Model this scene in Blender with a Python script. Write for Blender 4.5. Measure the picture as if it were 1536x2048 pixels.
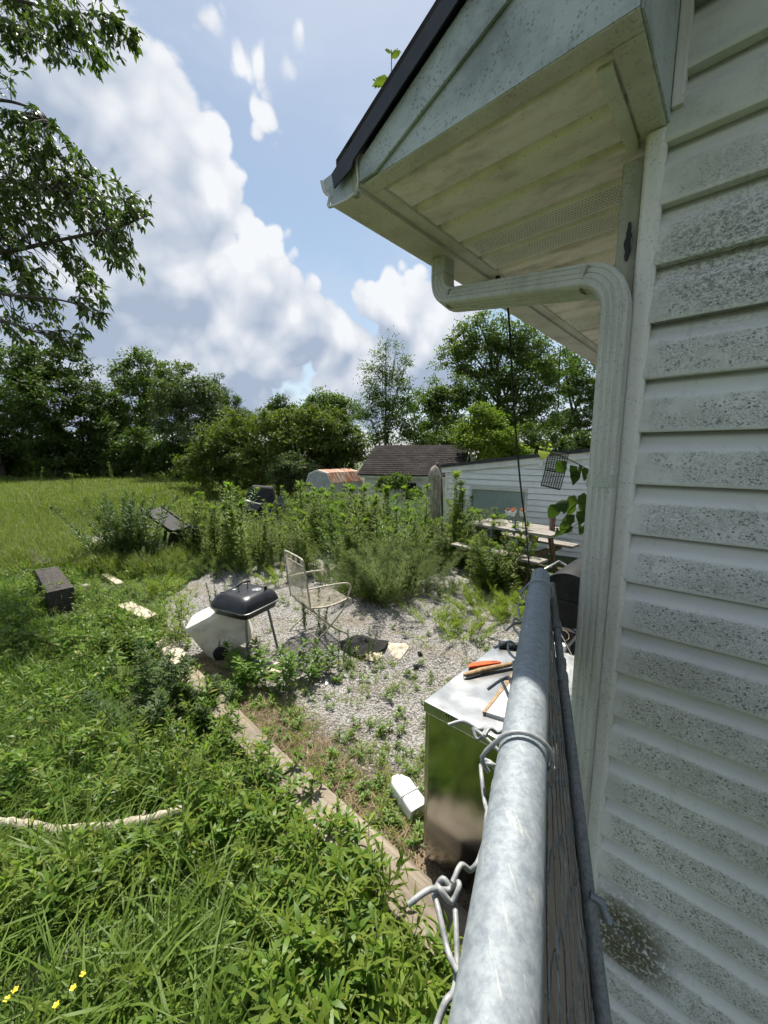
import bpy, math, random
import numpy as np
from mathutils import Vector, Matrix
R = math.radians
random.seed(7); RNG = np.random.default_rng(7)
scene = bpy.context.scene
for o in list(bpy.data.objects): bpy.data.objects.remove(o)

# ------------------------------------------------------------------ camera
FPX = 785.0; PITCH = math.atan(117 / FPX); CH = 1.9
cam_d = bpy.data.cameras.new('camera'); cam = bpy.data.objects.new('camera', cam_d)
scene.collection.objects.link(cam); scene.camera = cam
cam_d.sensor_fit = 'VERTICAL'; cam_d.sensor_height = 36.0; cam_d.sensor_width = 27.0
cam_d.lens = 36.0 * FPX / 2048.0; cam_d.clip_start = 0.02; cam_d.clip_end = 2000
cam.location = (0, 0, CH); cam.rotation_euler = (R(90) - PITCH, 0, 0)

# ------------------------------------------------------------------ light and exposure
SUN_AZ, SUN_EL = R(-4), R(63)
SUN_DIR = Vector((math.sin(SUN_AZ) * math.cos(SUN_EL), math.cos(SUN_AZ) * math.cos(SUN_EL), math.sin(SUN_EL)))
sd = bpy.data.lights.new('sun', 'SUN'); sd.energy = 4.6; sd.angle = R(0.55); sd.color = (1.0, 0.945, 0.84)
sun = bpy.data.objects.new('sun', sd); scene.collection.objects.link(sun)
sun.location = (0, 0, 30); sun.rotation_euler = SUN_DIR.to_track_quat('Z', 'Y').to_euler()
scene.view_settings.view_transform = 'Standard'; scene.view_settings.look = 'None'
scene.view_settings.exposure = 0.78; scene.view_settings.gamma = 1.0
scene.view_settings.use_curve_mapping = False
scene.render.engine = 'CYCLES'
scene.cycles.use_denoising = True
scene.cycles.max_bounces = 6; scene.cycles.diffuse_bounces = 4; scene.cycles.glossy_bounces = 2
scene.cycles.transmission_bounces = 3; scene.cycles.transparent_max_bounces = 6
scene.cycles.use_adaptive_sampling = True; scene.cycles.adaptive_threshold = 0.035; scene.cycles.adaptive_min_samples = 12
scene.cycles.caustics_reflective = False; scene.cycles.caustics_refractive = False

# ------------------------------------------------------------------ pixel -> place helpers (1536 x 2048 photograph)
CP, SP = math.cos(PITCH), math.sin(PITCH)
def ray(px, py):
    a = (px - 768) / FPX; t = (1024 - py) / FPX
    return Vector((a, CP + t * SP, -SP + t * CP))
def at(px, py, D): return Vector((0, 0, CH)) + ray(px, py) * D          # point at axial distance D
def on(px, py, z=0.0):                                                  # point on the level z
    r = ray(px, py); return Vector((0, 0, CH)) + r * ((z - CH) / r.z)

# ------------------------------------------------------------------ node helpers
class NT:
    def __init__(s, tree): s.t = tree; s.n = tree.nodes; s.l = tree.links
    def new(s, typ, **kw):
        n = s.n.new(typ)
        for k, v in kw.items(): setattr(n, k, v)
        return n
    def link(s, a, b): s.l.new(a, b)
    def setin(s, sock, v):
        if v is None: return
        if isinstance(v, bpy.types.NodeSocket): s.l.new(v, sock)
        else:
            if isinstance(v, (tuple, list, Vector)) and sock.type == 'RGBA' and len(v) == 3: v = (*v, 1)
            sock.default_value = v
    def math(s, op, a, b=None, c=None, clamp=False):
        n = s.new('ShaderNodeMath', operation=op, use_clamp=clamp)
        s.setin(n.inputs[0], a); s.setin(n.inputs[1], b); s.setin(n.inputs[2], c); return n.outputs[0]
    def vmath(s, op, a, b=None, scale=None):
        n = s.new('ShaderNodeVectorMath', operation=op)
        s.setin(n.inputs[0], a); s.setin(n.inputs[1], b)
        if scale is not None: s.setin(n.inputs['Scale'], scale)
        return n.outputs['Value'] if op in ('DISTANCE', 'DOT_PRODUCT', 'LENGTH') else n.outputs['Vector']
    def noise(s, vec, scale, detail=4, rough=0.55, dist=0.0, out='Fac'):
        n = s.new('ShaderNodeTexNoise'); s.setin(n.inputs['Vector'], vec)
        n.inputs['Scale'].default_value = scale; n.inputs['Detail'].default_value = detail
        n.inputs['Roughness'].default_value = rough; n.inputs['Distortion'].default_value = dist
        return n.outputs[out]
    def voro(s, vec, scale, out='Distance', feature='F1', rnd=1.0):
        n = s.new('ShaderNodeTexVoronoi', feature=feature); s.setin(n.inputs['Vector'], vec)
        n.inputs['Scale'].default_value = scale; n.inputs['Randomness'].default_value = rnd
        return n.outputs[out]
    def ramp(s, fac, a, b, lo=0.0, hi=1.0):
        n = s.new('ShaderNodeMapRange', interpolation_type='SMOOTHSTEP')
        s.setin(n.inputs[0], fac); n.inputs[1].default_value = a; n.inputs[2].default_value = b
        n.inputs[3].default_value = lo; n.inputs[4].default_value = hi; return n.outputs[0]
    def mix(s, fac, a, b, blend='MIX'):
        n = s.new('ShaderNodeMix', data_type='RGBA', blend_type=blend)
        s.setin(n.inputs[0], fac); s.setin(n.inputs[6], a); s.setin(n.inputs[7], b); return n.outputs[2]
    def scaled(s, vec, sc):
        n = s.new('ShaderNodeMapping'); s.setin(n.inputs[0], vec); n.inputs['Scale'].default_value = sc; return n.outputs[0]
    def sep(s, vec):
        n = s.new('ShaderNodeSeparateXYZ'); s.setin(n.inputs[0], vec); return n.outputs
    def obj(s): return s.new('ShaderNodeTexCoord').outputs['Object']
    def pos(s): return s.new('ShaderNodeNewGeometry').outputs['Position']
    def bump(s, h, strength=0.5, dist=0.01):
        n = s.new('ShaderNodeBump'); n.inputs['Strength'].default_value = strength
        n.inputs['Distance'].default_value = dist; s.setin(n.inputs['Height'], h); return n.outputs[0]
def material(name):
    m = bpy.data.materials.new(name); m.use_nodes = True
    t = NT(m.node_tree); b = m.node_tree.nodes['Principled BSDF']; return m, t, b
def pbsdf(t, b, color=None, rough=None, metal=None, normal=None, spec=None):
    t.setin(b.inputs['Base Color'], color); t.setin(b.inputs['Roughness'], rough)
    t.setin(b.inputs['Metallic'], metal); t.setin(b.inputs['Normal'], normal)
    if spec is not None: t.setin(b.inputs['Specular IOR Level'], spec)

# ------------------------------------------------------------------ world: clear-air sky with cumulus banks all round
world = bpy.data.worlds.new('World'); scene.world = world; world.use_nodes = True
def build_world():
    t = NT(world.node_tree); t.n.clear()
    out = t.new('ShaderNodeOutputWorld'); bg = t.new('ShaderNodeBackground'); t.link(bg.outputs[0], out.inputs[0])
    sky = t.new('ShaderNodeTexSky', sky_type='NISHITA'); sky.sun_disc = False
    sky.sun_elevation = SUN_EL; sky.sun_rotation = SUN_AZ; sky.altitude = 200; sky.air_density = 1.0
    sky.dust_density = 0.6; sky.ozone_density = 1.0
    d = t.new('ShaderNodeTexCoord').outputs['Generated']
    # cumulus heaps: (photo x, photo y, radius) of those in sight, then more of the same round the whole sky
    heaps = [(60,60,300),(215,200,190),(60,330,260),(300,340,185),(400,375,115),(200,560,270),(380,560,150),(525,580,110),
             (585,645,100),(660,690,75),(480,720,170),(330,740,170),(100,720,260),(800,640,85),(735,600,35),(860,690,110),(720,745,110),(900,620,60),
             (425,45,40),(450,100,30),(525,140,44),(520,200,40)]
    blobs = []
    for x, y, r in heaps:
        v = ray(x, y); L = v.length; blobs.append((v.normalized(), r / FPX / L * (0.97 if r > 60 else 1.5), 0.80 if r > 60 else 0.27))
    rr = random.Random(5)
    while len(blobs) < 46:
        az = rr.uniform(-math.pi, math.pi); el = R(rr.uniform(4, 62))
        v = Vector((math.sin(az) * math.cos(el), math.cos(az) * math.cos(el), math.sin(el)))
        if abs(az) < R(62) : continue
        blobs.append((v, rr.uniform(0.12, 0.34), 0.8))
    def make_group(name, dw, df):
        g = bpy.data.node_groups.new(name, 'ShaderNodeTree')
        g.interface.new_socket('Dir', in_out='INPUT', socket_type='NodeSocketVector')
        g.interface.new_socket('Field', in_out='OUTPUT', socket_type='NodeSocketFloat')
        q = NT(g); gi = q.new('NodeGroupInput'); go = q.new('NodeGroupOutput')
        v0 = gi.outputs[0]
        w = q.vmath('SUBTRACT', q.noise(v0, 3.2, dw, 0.5, out='Color'), (0.5, 0.5, 0.5))
        v = q.vmath('MULTIPLY_ADD', w, (0.16, 0.16, 0.16)); q.link(v0, v.node.inputs[2])
        acc = None
        for c, r, pk in blobs:
            f = q.math('MULTIPLY_ADD', q.vmath('DISTANCE', v, tuple(c)), -pk / r, pk)
            acc = f if acc is None else q.math('MAXIMUM', acc, f)
        fin = q.math('MULTIPLY', q.math('SUBTRACT', q.noise(v, 5.0, df, 0.58), 0.5), 0.75)
        fin = q.math('ADD', fin, q.math('MULTIPLY', q.math('SUBTRACT', 0.45, q.voro(v, 12.0)), 0.42 if df > 4 else 0.24))
        if df > 4: fin = q.math('ADD', fin, q.math('MULTIPLY', q.math('SUBTRACT', 0.45, q.voro(v, 29.0)), 0.27))
        q.link(q.math('ADD', acc, fin), go.inputs[0]); return g
    G1 = make_group('cloud_field', 3, 7); G2 = make_group('cloud_field_soft', 2, 4)
    def field(g, vec):
        n = t.new('ShaderNodeGroup'); n.node_tree = g; t.setin(n.inputs[0], vec); return n.outputs[0]
    F = field(G1, d); F1 = field(G2, d); F2 = field(G2, t.vmath('ADD', d, tuple(SUN_DIR * 0.075)))
    dens = t.ramp(F, 0.0, 0.12)
    lit = t.math('MULTIPLY_ADD', t.math('SUBTRACT', F1, F2), 1.8, 0.50)
    lit = t.math('MULTIPLY_ADD', t.math('SUBTRACT', F, F1), 1.35, lit)
    core = t.ramp(F1, 0.05, 0.60, 0.0, 0.34)                                      # thick heaps let less light through
    z = t.sep(d)[2]
    core = t.math('ADD', core, t.ramp(z, 0.50, 0.12, 0.0, 0.10))                     # cloud bases stand in the shade of their tops
    lit = t.math('SUBTRACT', lit, core, clamp=True)
    ccol = t.mix(lit, (2.85, 3.4, 4.35), (6.3, 6.45, 6.7))
    blue = t.mix(1.0, sky.outputs[0], (1.16, 1.10, 0.95), 'MULTIPLY')
    haze = t.mix(t.ramp(z, 0.0, 0.35, 0.60, 0.0), blue, (4.4, 5.0, 5.9))             # moist air near the horizon
    thin = t.math('MULTIPLY', t.ramp(t.noise(t.scaled(d, (1.5, 1.5, 4)), 2.2, 6, 0.6), 0.36, 0.75), 0.55)
    haze = t.mix(thin, haze, (4.3, 4.95, 6.0))
    t.link(t.mix(dens, haze, ccol), bg.inputs[0]); bg.inputs[1].default_value = 0.085
build_world()
world.cycles.sampling_method = 'MANUAL'; world.cycles.sample_map_resolution = 256

# ------------------------------------------------------------------ object helpers
COL = scene.collection
def tag(o, label=None, cat=None, group=None, kind=None):
    if label: o['label'] = label
    if cat: o['category'] = cat
    if group: o['group'] = group
    if kind: o['kind'] = kind
    return o
def empty(name, loc=(0, 0, 0), rz=0.0, label=None, cat=None, group=None):
    o = bpy.data.objects.new(name, None); COL.objects.link(o); o.empty_display_size = 0.1
    o.location = loc; o.rotation_euler = (0, 0, rz); return tag(o, label, cat, group)
def link_mesh(name, me, mats, parent=None):
    for m in (mats if isinstance(mats, (list, tuple)) else [mats]): me.materials.append(m)
    o = bpy.data.objects.new(name, me); COL.objects.link(o); o.parent = parent; return o
def copy_tree(o, parent=None):
    c = o.copy(); COL.objects.link(c); c.parent = parent
    for ch in list(o.children): copy_tree(ch, c)
    return c
class MB:
    """collects shapes; build() links them as one mesh object"""
    def __init__(s): s.v = []; s.f = []; s.m = []; s.mi = 0
    def add(s, vs, fs):
        k = len(s.v); s.v += [tuple(p) for p in vs]
        for f in fs: s.f.append(tuple(i + k for i in f)); s.m.append(s.mi)
        return s
    def box(s, c, size, M=None, taper=(1, 1)):
        x, y, z = (size[0] / 2, size[1] / 2, size[2] / 2); c = Vector(c); vs = []
        for dz in (-1, 1):
            k = taper if dz > 0 else (1, 1)
            for dx, dy in ((-1, -1), (1, -1), (1, 1), (-1, 1)):
                p = Vector((dx * x * k[0], dy * y * k[1], dz * z)); p = (M @ p) if M is not None else p; vs.append(p + c)
        return s.add(vs, [(3, 2, 1, 0), (4, 5, 6, 7), (0, 1, 5, 4), (1, 2, 6, 5), (2, 3, 7, 6), (3, 0, 4, 7)])
    def span(s, lo, hi):
        lo = Vector(lo); hi = Vector(hi); return s.box((lo + hi) / 2, hi - lo)
    def hexa(s, p): return s.add(p, [(3, 2, 1, 0), (4, 5, 6, 7), (0, 1, 5, 4), (1, 2, 6, 5), (2, 3, 7, 6), (3, 0, 4, 7)])
    def quad(s, *p): return s.add(p, [tuple(range(len(p)))])
    def slab(s, poly, off):                       # a flat outline given thickness along off
        n = len(poly); off = Vector(off); vs = [Vector(p) for p in poly] + [Vector(p) + off for p in poly]
        return s.add(vs, [tuple(range(n))[::-1], tuple(range(n, 2 * n))] + [(i, (i + 1) % n, (i + 1) % n + n, i + n) for i in range(n)])
    def tube(s, pts, r, n=8, caps=True, sec=None):
        pts = [Vector(p) for p in pts]; k = len(pts)
        rs = r if isinstance(r, (list, tuple)) else [r] * k
        T = [(pts[min(i + 1, k - 1)] - pts[max(i - 1, 0)]).normalized() for i in range(k)]
        ref = Vector((0, 0, 1)) if abs(T[0].z) < 0.95 else Vector((1, 0, 0))
        N = (ref - T[0] * ref.dot(T[0])).normalized(); vs = []; fs = []
        for i in range(k):
            if i: N = (N - T[i] * N.dot(T[i]))
            N = N.normalized() if N.length > 1e-6 else Vector((1, 0, 0)); B = T[i].cross(N)
            for j in range(n if sec is None else len(sec)):
                if sec is None: a = 2 * math.pi * j / n; u, w = math.cos(a), math.sin(a)
                else: u, w = sec[j]
                vs.append(pts[i] + (N * u + B * w) * rs[i])
        m = n if sec is None else len(sec)
        for i in range(k - 1):
            for j in range(m): fs.append((i * m + j, i * m + (j + 1) % m, (i + 1) * m + (j + 1) % m, (i + 1) * m + j))
        if caps: fs.append(tuple(range(m))[::-1]); fs.append(tuple(range((k - 1) * m, k * m)))
        return s.add(vs, fs)
    def lathe(s, prof, c=(0, 0, 0), n=16, axis='Z'):
        c = Vector(c); vs = []; fs = []
        for r, z in prof:
            for j in range(n):
                a = 2 * math.pi * j / n; p = (r * math.cos(a), r * math.sin(a), z)
                if axis == 'X': p = (z, p[0], p[1])
                if axis == 'Y': p = (p[0], z, p[1])
                vs.append(Vector(p) + c)
        for i in range(len(prof) - 1):
            for j in range(n): fs.append((i * n + j, i * n + (j + 1) % n, (i + 1) * n + (j + 1) % n, (i + 1) * n + j))
        fs.append(tuple(range(n))[::-1]); fs.append(tuple(range((len(prof) - 1) * n, len(prof) * n)))
        return s.add(vs, fs)
    def mesh(s, name, smooth=None):
        me = bpy.data.meshes.new(name); me.from_pydata(s.v, [], s.f)
        me.polygons.foreach_set('material_index', s.m)
        if smooth is not None:
            me.polygons.foreach_set('use_smooth', [True] * len(s.f)); me.set_sharp_from_angle(angle=R(smooth))
        me.update(); return me
    def build(s, name, mats, parent=None, smooth=None, bevel=0.0):
        o = link_mesh(name, s.mesh(name, smooth), mats, parent)
        if bevel:
            b = o.modifiers.new('bevel', 'BEVEL'); b.width = bevel; b.segments = 2; b.limit_method = 'ANGLE'
            b.use_clamp_overlap = True
        return o
def arc(p0, p1, p2, n=6):                         # quadratic curve
    p0, p1, p2 = Vector(p0), Vector(p1), Vector(p2)
    return [p0 * (1 - t) ** 2 + p1 * 2 * t * (1 - t) + p2 * t * t for t in [i / n for i in range(n + 1)]]
def spline(pts, n=5):                             # Catmull-Rom through pts
    P = [Vector(p) for p in pts]; P = [P[0] * 2 - P[1]] + P + [P[-1] * 2 - P[-2]]; out = []
    for i in range(1, len(P) - 2):
        for k in range(n):
            t = k / n; a, b, c, d = P[i - 1:i + 3]
            out.append(0.5 * ((2 * b) + (c - a) * t + (2 * a - 5 * b + 4 * c - d) * t * t + (3 * b - a - 3 * c + d) * t ** 3))
    return out + [P[-2]]
# ------------------------------------------------------------------ materials
def m_plain(name, color, rough=0.6, metal=0.0, var=0.15, scale=8.0, bump=0.0, bscale=60.0, spec=None):
    m, t, b = material(name); p = t.obj()
    n = t.noise(p, scale, 5, 0.6)
    c2 = tuple(max(0, c * (1 - 2 * var)) for c in color); c1 = tuple(min(1, c * (1 + var)) for c in color)
    col = t.mix(t.ramp(n, 0.3, 0.7), c2, c1)
    nm = t.bump(t.noise(p, bscale, 3, 0.6), bump, 0.004) if bump else None
    pbsdf(t, b, col, t.math('MULTIPLY_ADD', n, 0.2, rough - 0.1), metal, nm, spec); return m
def m_siding():
    m, t, b = material('siding_vinyl'); p = t.obj(); x, y, z = t.sep(p)
    base = t.mix(t.noise(p, 5, 4), (0.62, 0.625, 0.59), (0.71, 0.715, 0.68))
    grain = t.noise(t.scaled(p, (9, 9, 420)), 1.0, 4, 0.6)
    base = t.mix(t.math('MULTIPLY', t.ramp(grain, 0.55, 0.75), 0.18), base, (0.40, 0.42, 0.40))
    zone = t.ramp(t.noise(t.scaled(p, (1, 1, 1.6)), 4.5, 4, 0.65), 0.24, 0.44)
    edge = t.math('MULTIPLY', t.ramp(t.math('ADD', x, t.math('MULTIPLY', t.noise(p, 16, 3), 0.05)), 0.105, 0.145), zone)
    high = t.ramp(z, 2.72, 2.30)
    ph = t.math('FRACT', t.math('DIVIDE', t.math('SUBTRACT', z, 0.046), 0.127))                # the flat of each course catches the mould
    flat = t.math('MULTIPLY', t.ramp(ph, 0.66, 0.59), t.ramp(ph, 0.01, 0.10))
    amount = t.math('MULTIPLY', t.math('MULTIPLY', edge, high), t.math('MULTIPLY_ADD', flat, 0.93, 0.07))
    big = t.math('MULTIPLY', t.ramp(t.voro(t.scaled(p, (1, 1, 1.15)), 125), 0.44, 0.27), t.ramp(t.noise(p, 42, 4, 0.7), 0.44, 0.54))
    fine = t.ramp(t.noise(t.scaled(p, (1, 1, 1.5)), 300, 3, 0.7), 0.46, 0.56)
    fine = t.math('MULTIPLY', fine, t.ramp(t.noise(p, 26, 4, 0.65), 0.32, 0.50))
    sp = t.math('MULTIPLY', t.math('MAXIMUM', big, t.math('MULTIPLY', fine, 0.65)), amount)
    col = t.mix(t.math('MULTIPLY', sp, 0.86), base, (0.075, 0.078, 0.065))
    film = t.math('MULTIPLY', t.math('MULTIPLY_ADD', t.ramp(t.noise(t.scaled(p, (1, 1, 1.5)), 6, 5, 0.7), 0.40, 0.75), 0.42, 0.06), t.math('MULTIPLY_ADD', flat, 0.8, 0.2))
    col = t.mix(film, col, (0.27, 0.28, 0.225))
    drip = t.math('MULTIPLY', t.ramp(t.noise(t.scaled(p, (38, 38, 1.6)), 1.0, 5, 0.65), 0.56, 0.74), 0.30)
    col = t.mix(drip, col, (0.24, 0.245, 0.20))
    lap_shade = t.math('MULTIPLY', t.ramp(ph, 0.88, 0.96), 0.7)                                      # shade under each lap, painted into the colour
    col = t.mix(lap_shade, col, (0.12, 0.12, 0.10))
    # algae low by the corner and caked dirt higher up
    dz = t.vmath('DISTANCE', t.scaled(p, (1.0, 0.0, 1.0)), (0.145, 0.0, 0.52))
    alg = t.math('MULTIPLY', t.ramp(dz, 0.17, 0.06), t.ramp(t.noise(p, 100, 5, 0.72), 0.36, 0.50))
    col = t.mix(t.math('MULTIPLY', alg, 0.93), col, (0.052, 0.047, 0.012))
    dz2 = t.vmath('DISTANCE', t.scaled(p, (1.0, 0.0, 1.2)), (0.23, 0.0, 2.79))
    dirt = t.math('MULTIPLY', t.ramp(dz2, 0.24, 0.05), t.ramp(t.noise(t.scaled(p, (1, 1, 1.4)), 120, 5, 0.72), 0.48, 0.56))
    col = t.mix(t.math('MULTIPLY', dirt, 0.7), col, (0.13, 0.13, 0.11))
    pbsdf(t, b, col, 0.62, 0.0, t.bump(grain, 0.35, 0.0015)); return m
def m_whitemetal(name, color=(0.66, 0.68, 0.62), dirt=(0.26, 0.25, 0.19), amt=0.6, sc=5.0, streak=(1, 1, 1), rough=0.5):
    m, t, b = material(name); p = t.obj()
    n1 = t.ramp(t.noise(t.scaled(p, streak), sc, 6, 0.65), 0.42, 0.72)
    n2 = t.ramp(t.noise(p, sc * 22, 4, 0.7), 0.55, 0.72)
    col = t.mix(t.math('MULTIPLY', n1, amt), color, dirt)
    n3 = t.math('MULTIPLY', t.ramp(t.voro(p, 110), 0.36, 0.20), t.ramp(t.noise(p, 14, 5, 0.7), 0.46, 0.58))
    col = t.mix(t.math('MULTIPLY', t.math('MAXIMUM', n2, n3), amt * 0.8), col, tuple(c * 0.5 for c in dirt))
    pbsdf(t, b, col, rough, 0.0, t.bump(t.noise(p, 35, 3), 0.06, 0.004)); return m
def m_soffit():
    m, t, b = material('soffit_metal'); p = t.obj()
    base = t.mix(t.noise(p, 3, 4), (0.92, 0.82, 0.80), (0.97, 0.90, 0.88))
    st = t.ramp(t.noise(t.scaled(p, (1.0, 2.2, 1)), 4.2, 6, 0.68), 0.44, 0.70)
    col = t.mix(t.math('MULTIPLY', st, 0.66), base, (0.38, 0.30, 0.265))
    fl = t.ramp(t.noise(p, 90, 5, 0.7), 0.52, 0.64)
    col = t.mix(t.math('MULTIPLY', t.math('MULTIPLY', fl, t.ramp(t.noise(p, 7, 3), 0.4, 0.62)), 0.7), col, (0.72, 0.71, 0.62))
    sp = t.ramp(t.voro(p, 48), 0.13, 0.07)
    col = t.mix(t.math('MULTIPLY', sp, 0.45), col, (0.13, 0.12, 0.10))
    pbsdf(t, b, col, 0.55, 0.0, t.bump(t.noise(p, 20, 3), 0.08, 0.004)); return m
def m_galv(name='galvanised_steel', c1=(0.175, 0.205, 0.235), c2=(0.30, 0.335, 0.36), rough=0.60):
    m, t, b = material(name); p = t.obj()
    n = t.noise(p, 150, 6, 0.75); v = t.sep(t.voro(p, 170, out='Color'))[0]; w = t.noise(p, 14, 4, 0.6)
    col = t.mix(t.ramp(n, 0.36, 0.64), c1, c2); col = t.mix(t.math('MULTIPLY', v, 0.22), col, tuple(c * 1.25 for c in c2)); col = t.mix(t.math('MULTIPLY', t.ramp(w, 0.45, 0.7), 0.20), col, tuple(c * .62 for c in c1))
    st = t.ramp(t.noise(t.scaled(p, (260, 26, 260)), 1.0, 5, 0.7), 0.58, 0.68)
    col = t.mix(t.math('MULTIPLY', st, 0.35), col, (0.62, 0.60, 0.50))
    pbsdf(t, b, col, t.math('MULTIPLY_ADD', n, 0.25, rough - 0.08), 0.18, t.bump(n, 0.15, 0.002)); return m
def m_wood(name, c1, c2, grain=(1.5, 30, 30), rough=0.85, crack=0.6, bump=0.6):
    m, t, b = material(name); p = t.obj()
    n = t.noise(t.scaled(p, grain), 1.0, 6, 0.65, 0.4); f = t.noise(p, 3.5, 5, 0.6); e = t.noise(p, 70, 4, 0.7)
    col = t.mix(t.ramp(n, 0.3, 0.7), c1, c2)
    col = t.mix(t.math('MULTIPLY', t.ramp(f, 0.45, 0.75), 0.45), col, tuple(c * 0.55 for c in c1))
    col = t.mix(t.math('MULTIPLY', t.ramp(n, 0.36, 0.28), crack), col, (0.03, 0.025, 0.02))
    col = t.mix(t.math('MULTIPLY', t.ramp(e, 0.55, 0.75), 0.25), col, tuple(min(1, c * 1.35) for c in c2))
    pbsdf(t, b, col, rough, 0.0, t.bump(t.math('ADD', n, t.math('MULTIPLY', e, 0.3)), bump, 0.012)); return m
def m_leaf(name, c1, c2, c3=None, trans=0.45, rough=0.45, tcol=None, spec=0.35):
    m, t, b = material(name); out = t.n['Material Output']
    g = t.new('ShaderNodeNewGeometry'); oi = t.new('ShaderNodeObjectInfo')
    r = t.math('FRACT', t.math('MULTIPLY_ADD', oi.outputs['Random'], 7.31, g.outputs['Random Per Island']))
    col = t.mix(r, c1, c2)
    if c3: col = t.mix(t.ramp(g.outputs['Random Per Island'], 0.945, 0.965), col, c3)
    col = t.mix(t.math('MULTIPLY', oi.outputs['Random'], 0.35), col, tuple(c * 0.62 for c in c1))
    pbsdf(t, b, col, rough, 0.0, None, spec)
    tr = t.new('ShaderNodeBsdfTranslucent'); mx = t.new('ShaderNodeMixShader'); mx.inputs[0].default_value = trans
    t.setin(tr.inputs[0], t.mix(1.0, col, tcol or (1.0, 1.25, 0.42), 'MULTIPLY'))
    t.link(b.outputs[0], mx.inputs[1]); t.link(tr.outputs[0], mx.inputs[2]); t.link(mx.outputs[0], out.inputs[0])
    return m
def m_stainless(name='stainless_steel', r0=0.20, r1=0.25):
    m, t, b = material(name); p = t.obj()
    br = t.noise(t.scaled(p, (4, 160, 160)), 1.0, 3, 0.6); sm = t.noise(p, 6, 5, 0.6)
    col = t.mix(t.ramp(sm, 0.35, 0.7), (0.40, 0.405, 0.40), (0.52, 0.525, 0.52))
    col = t.mix(t.math('MULTIPLY', t.ramp(t.noise(p, 25, 5, 0.7), 0.62, 0.75), 0.35), col, (0.35, 0.34, 0.31))
    pbsdf(t, b, col, t.math('MULTIPLY_ADD', sm, r1, r0), 1.0, t.bump(t.math('ADD', t.math('MULTIPLY', br, 0.5), t.math('MULTIPLY', t.noise(p, 3.5, 2), 6.0)), 0.05, 0.004)); return m
def m_gravel():
    m, t, b = material('gravel_bed'); p = t.obj()
    v = t.voro(p, 60, out='Color'); d = t.voro(p, 60); v2 = t.voro(p, 150, out='Color')
    g = t.sep(v)[0]; col = t.mix(g, (0.17, 0.165, 0.16), (0.40, 0.39, 0.375))
    col = t.mix(t.math('MULTIPLY', t.sep(v2)[1], 0.5), col, (0.34, 0.32, 0.30))
    col = t.mix(t.ramp(d, 0.35, 0.75), col, (0.10, 0.09, 0.08))
    soil = t.ramp(t.noise(p, 1.6, 5, 0.65), 0.50, 0.66)
    col = t.mix(t.math('MULTIPLY', soil, 0.55), col, (0.16, 0.13, 0.085))
    pbsdf(t, b, col, 0.9, 0.0, t.bump(t.math('SUBTRACT', 1.0, d), 0.8, 0.012)); return m
def m_ground():
    m, t, b = material('lawn_soil'); p = t.pos()
    col = t.mix(t.ramp(t.noise(p, 0.6, 6, 0.65), 0.35, 0.65), (0.045, 0.070, 0.018), (0.075, 0.105, 0.028))
    col = t.mix(t.ramp(t.noise(p, 9, 5, 0.7), 0.45, 0.7), col, (0.06, 0.05, 0.028))
    pbsdf(t, b, col, 0.95, 0.0, t.bump(t.noise(p, 30, 5, 0.7), 0.8, 0.03)); return m
def m_shingle():
    m, t, b = material('asphalt_shingle'); p = t.obj()
    br = t.new('ShaderNodeTexBrick'); t.setin(br.inputs[0], p); br.inputs['Scale'].default_value = 1.0
    br.inputs['Brick Width'].default_value = 0.30; br.inputs['Row Height'].default_value = 0.14; br.inputs['Mortar Size'].default_value = 0.012
    br.inputs['Color1'].default_value = (0.026, 0.022, 0.021, 1); br.inputs['Color2'].default_value = (0.046, 0.039, 0.037, 1)
    br.inputs['Mortar'].default_value = (0.015, 0.013, 0.013, 1); br.inputs['Bias'].default_value = 0.0
    col = t.mix(t.math('MULTIPLY', t.ramp(t.noise(p, 2.0, 5), 0.45, 0.7), 0.6), br.outputs[0], (0.06, 0.055, 0.052))
    pbsdf(t, b, col, 0.95, 0.0, t.bump(br.outputs['Fac'], -0.6, 0.02), 0.1); return m
def m_rust():
    m, t, b = material('rusty_sheet'); p = t.obj()
    n = t.ramp(t.noise(t.scaled(p, (1.2, 6, 1)), 1.6, 6, 0.65), 0.38, 0.56)
    col = t.mix(n, (0.52, 0.46, 0.38), (0.33, 0.115, 0.04)); pbsdf(t, b, col, 0.7, 0.0); return m

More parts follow.
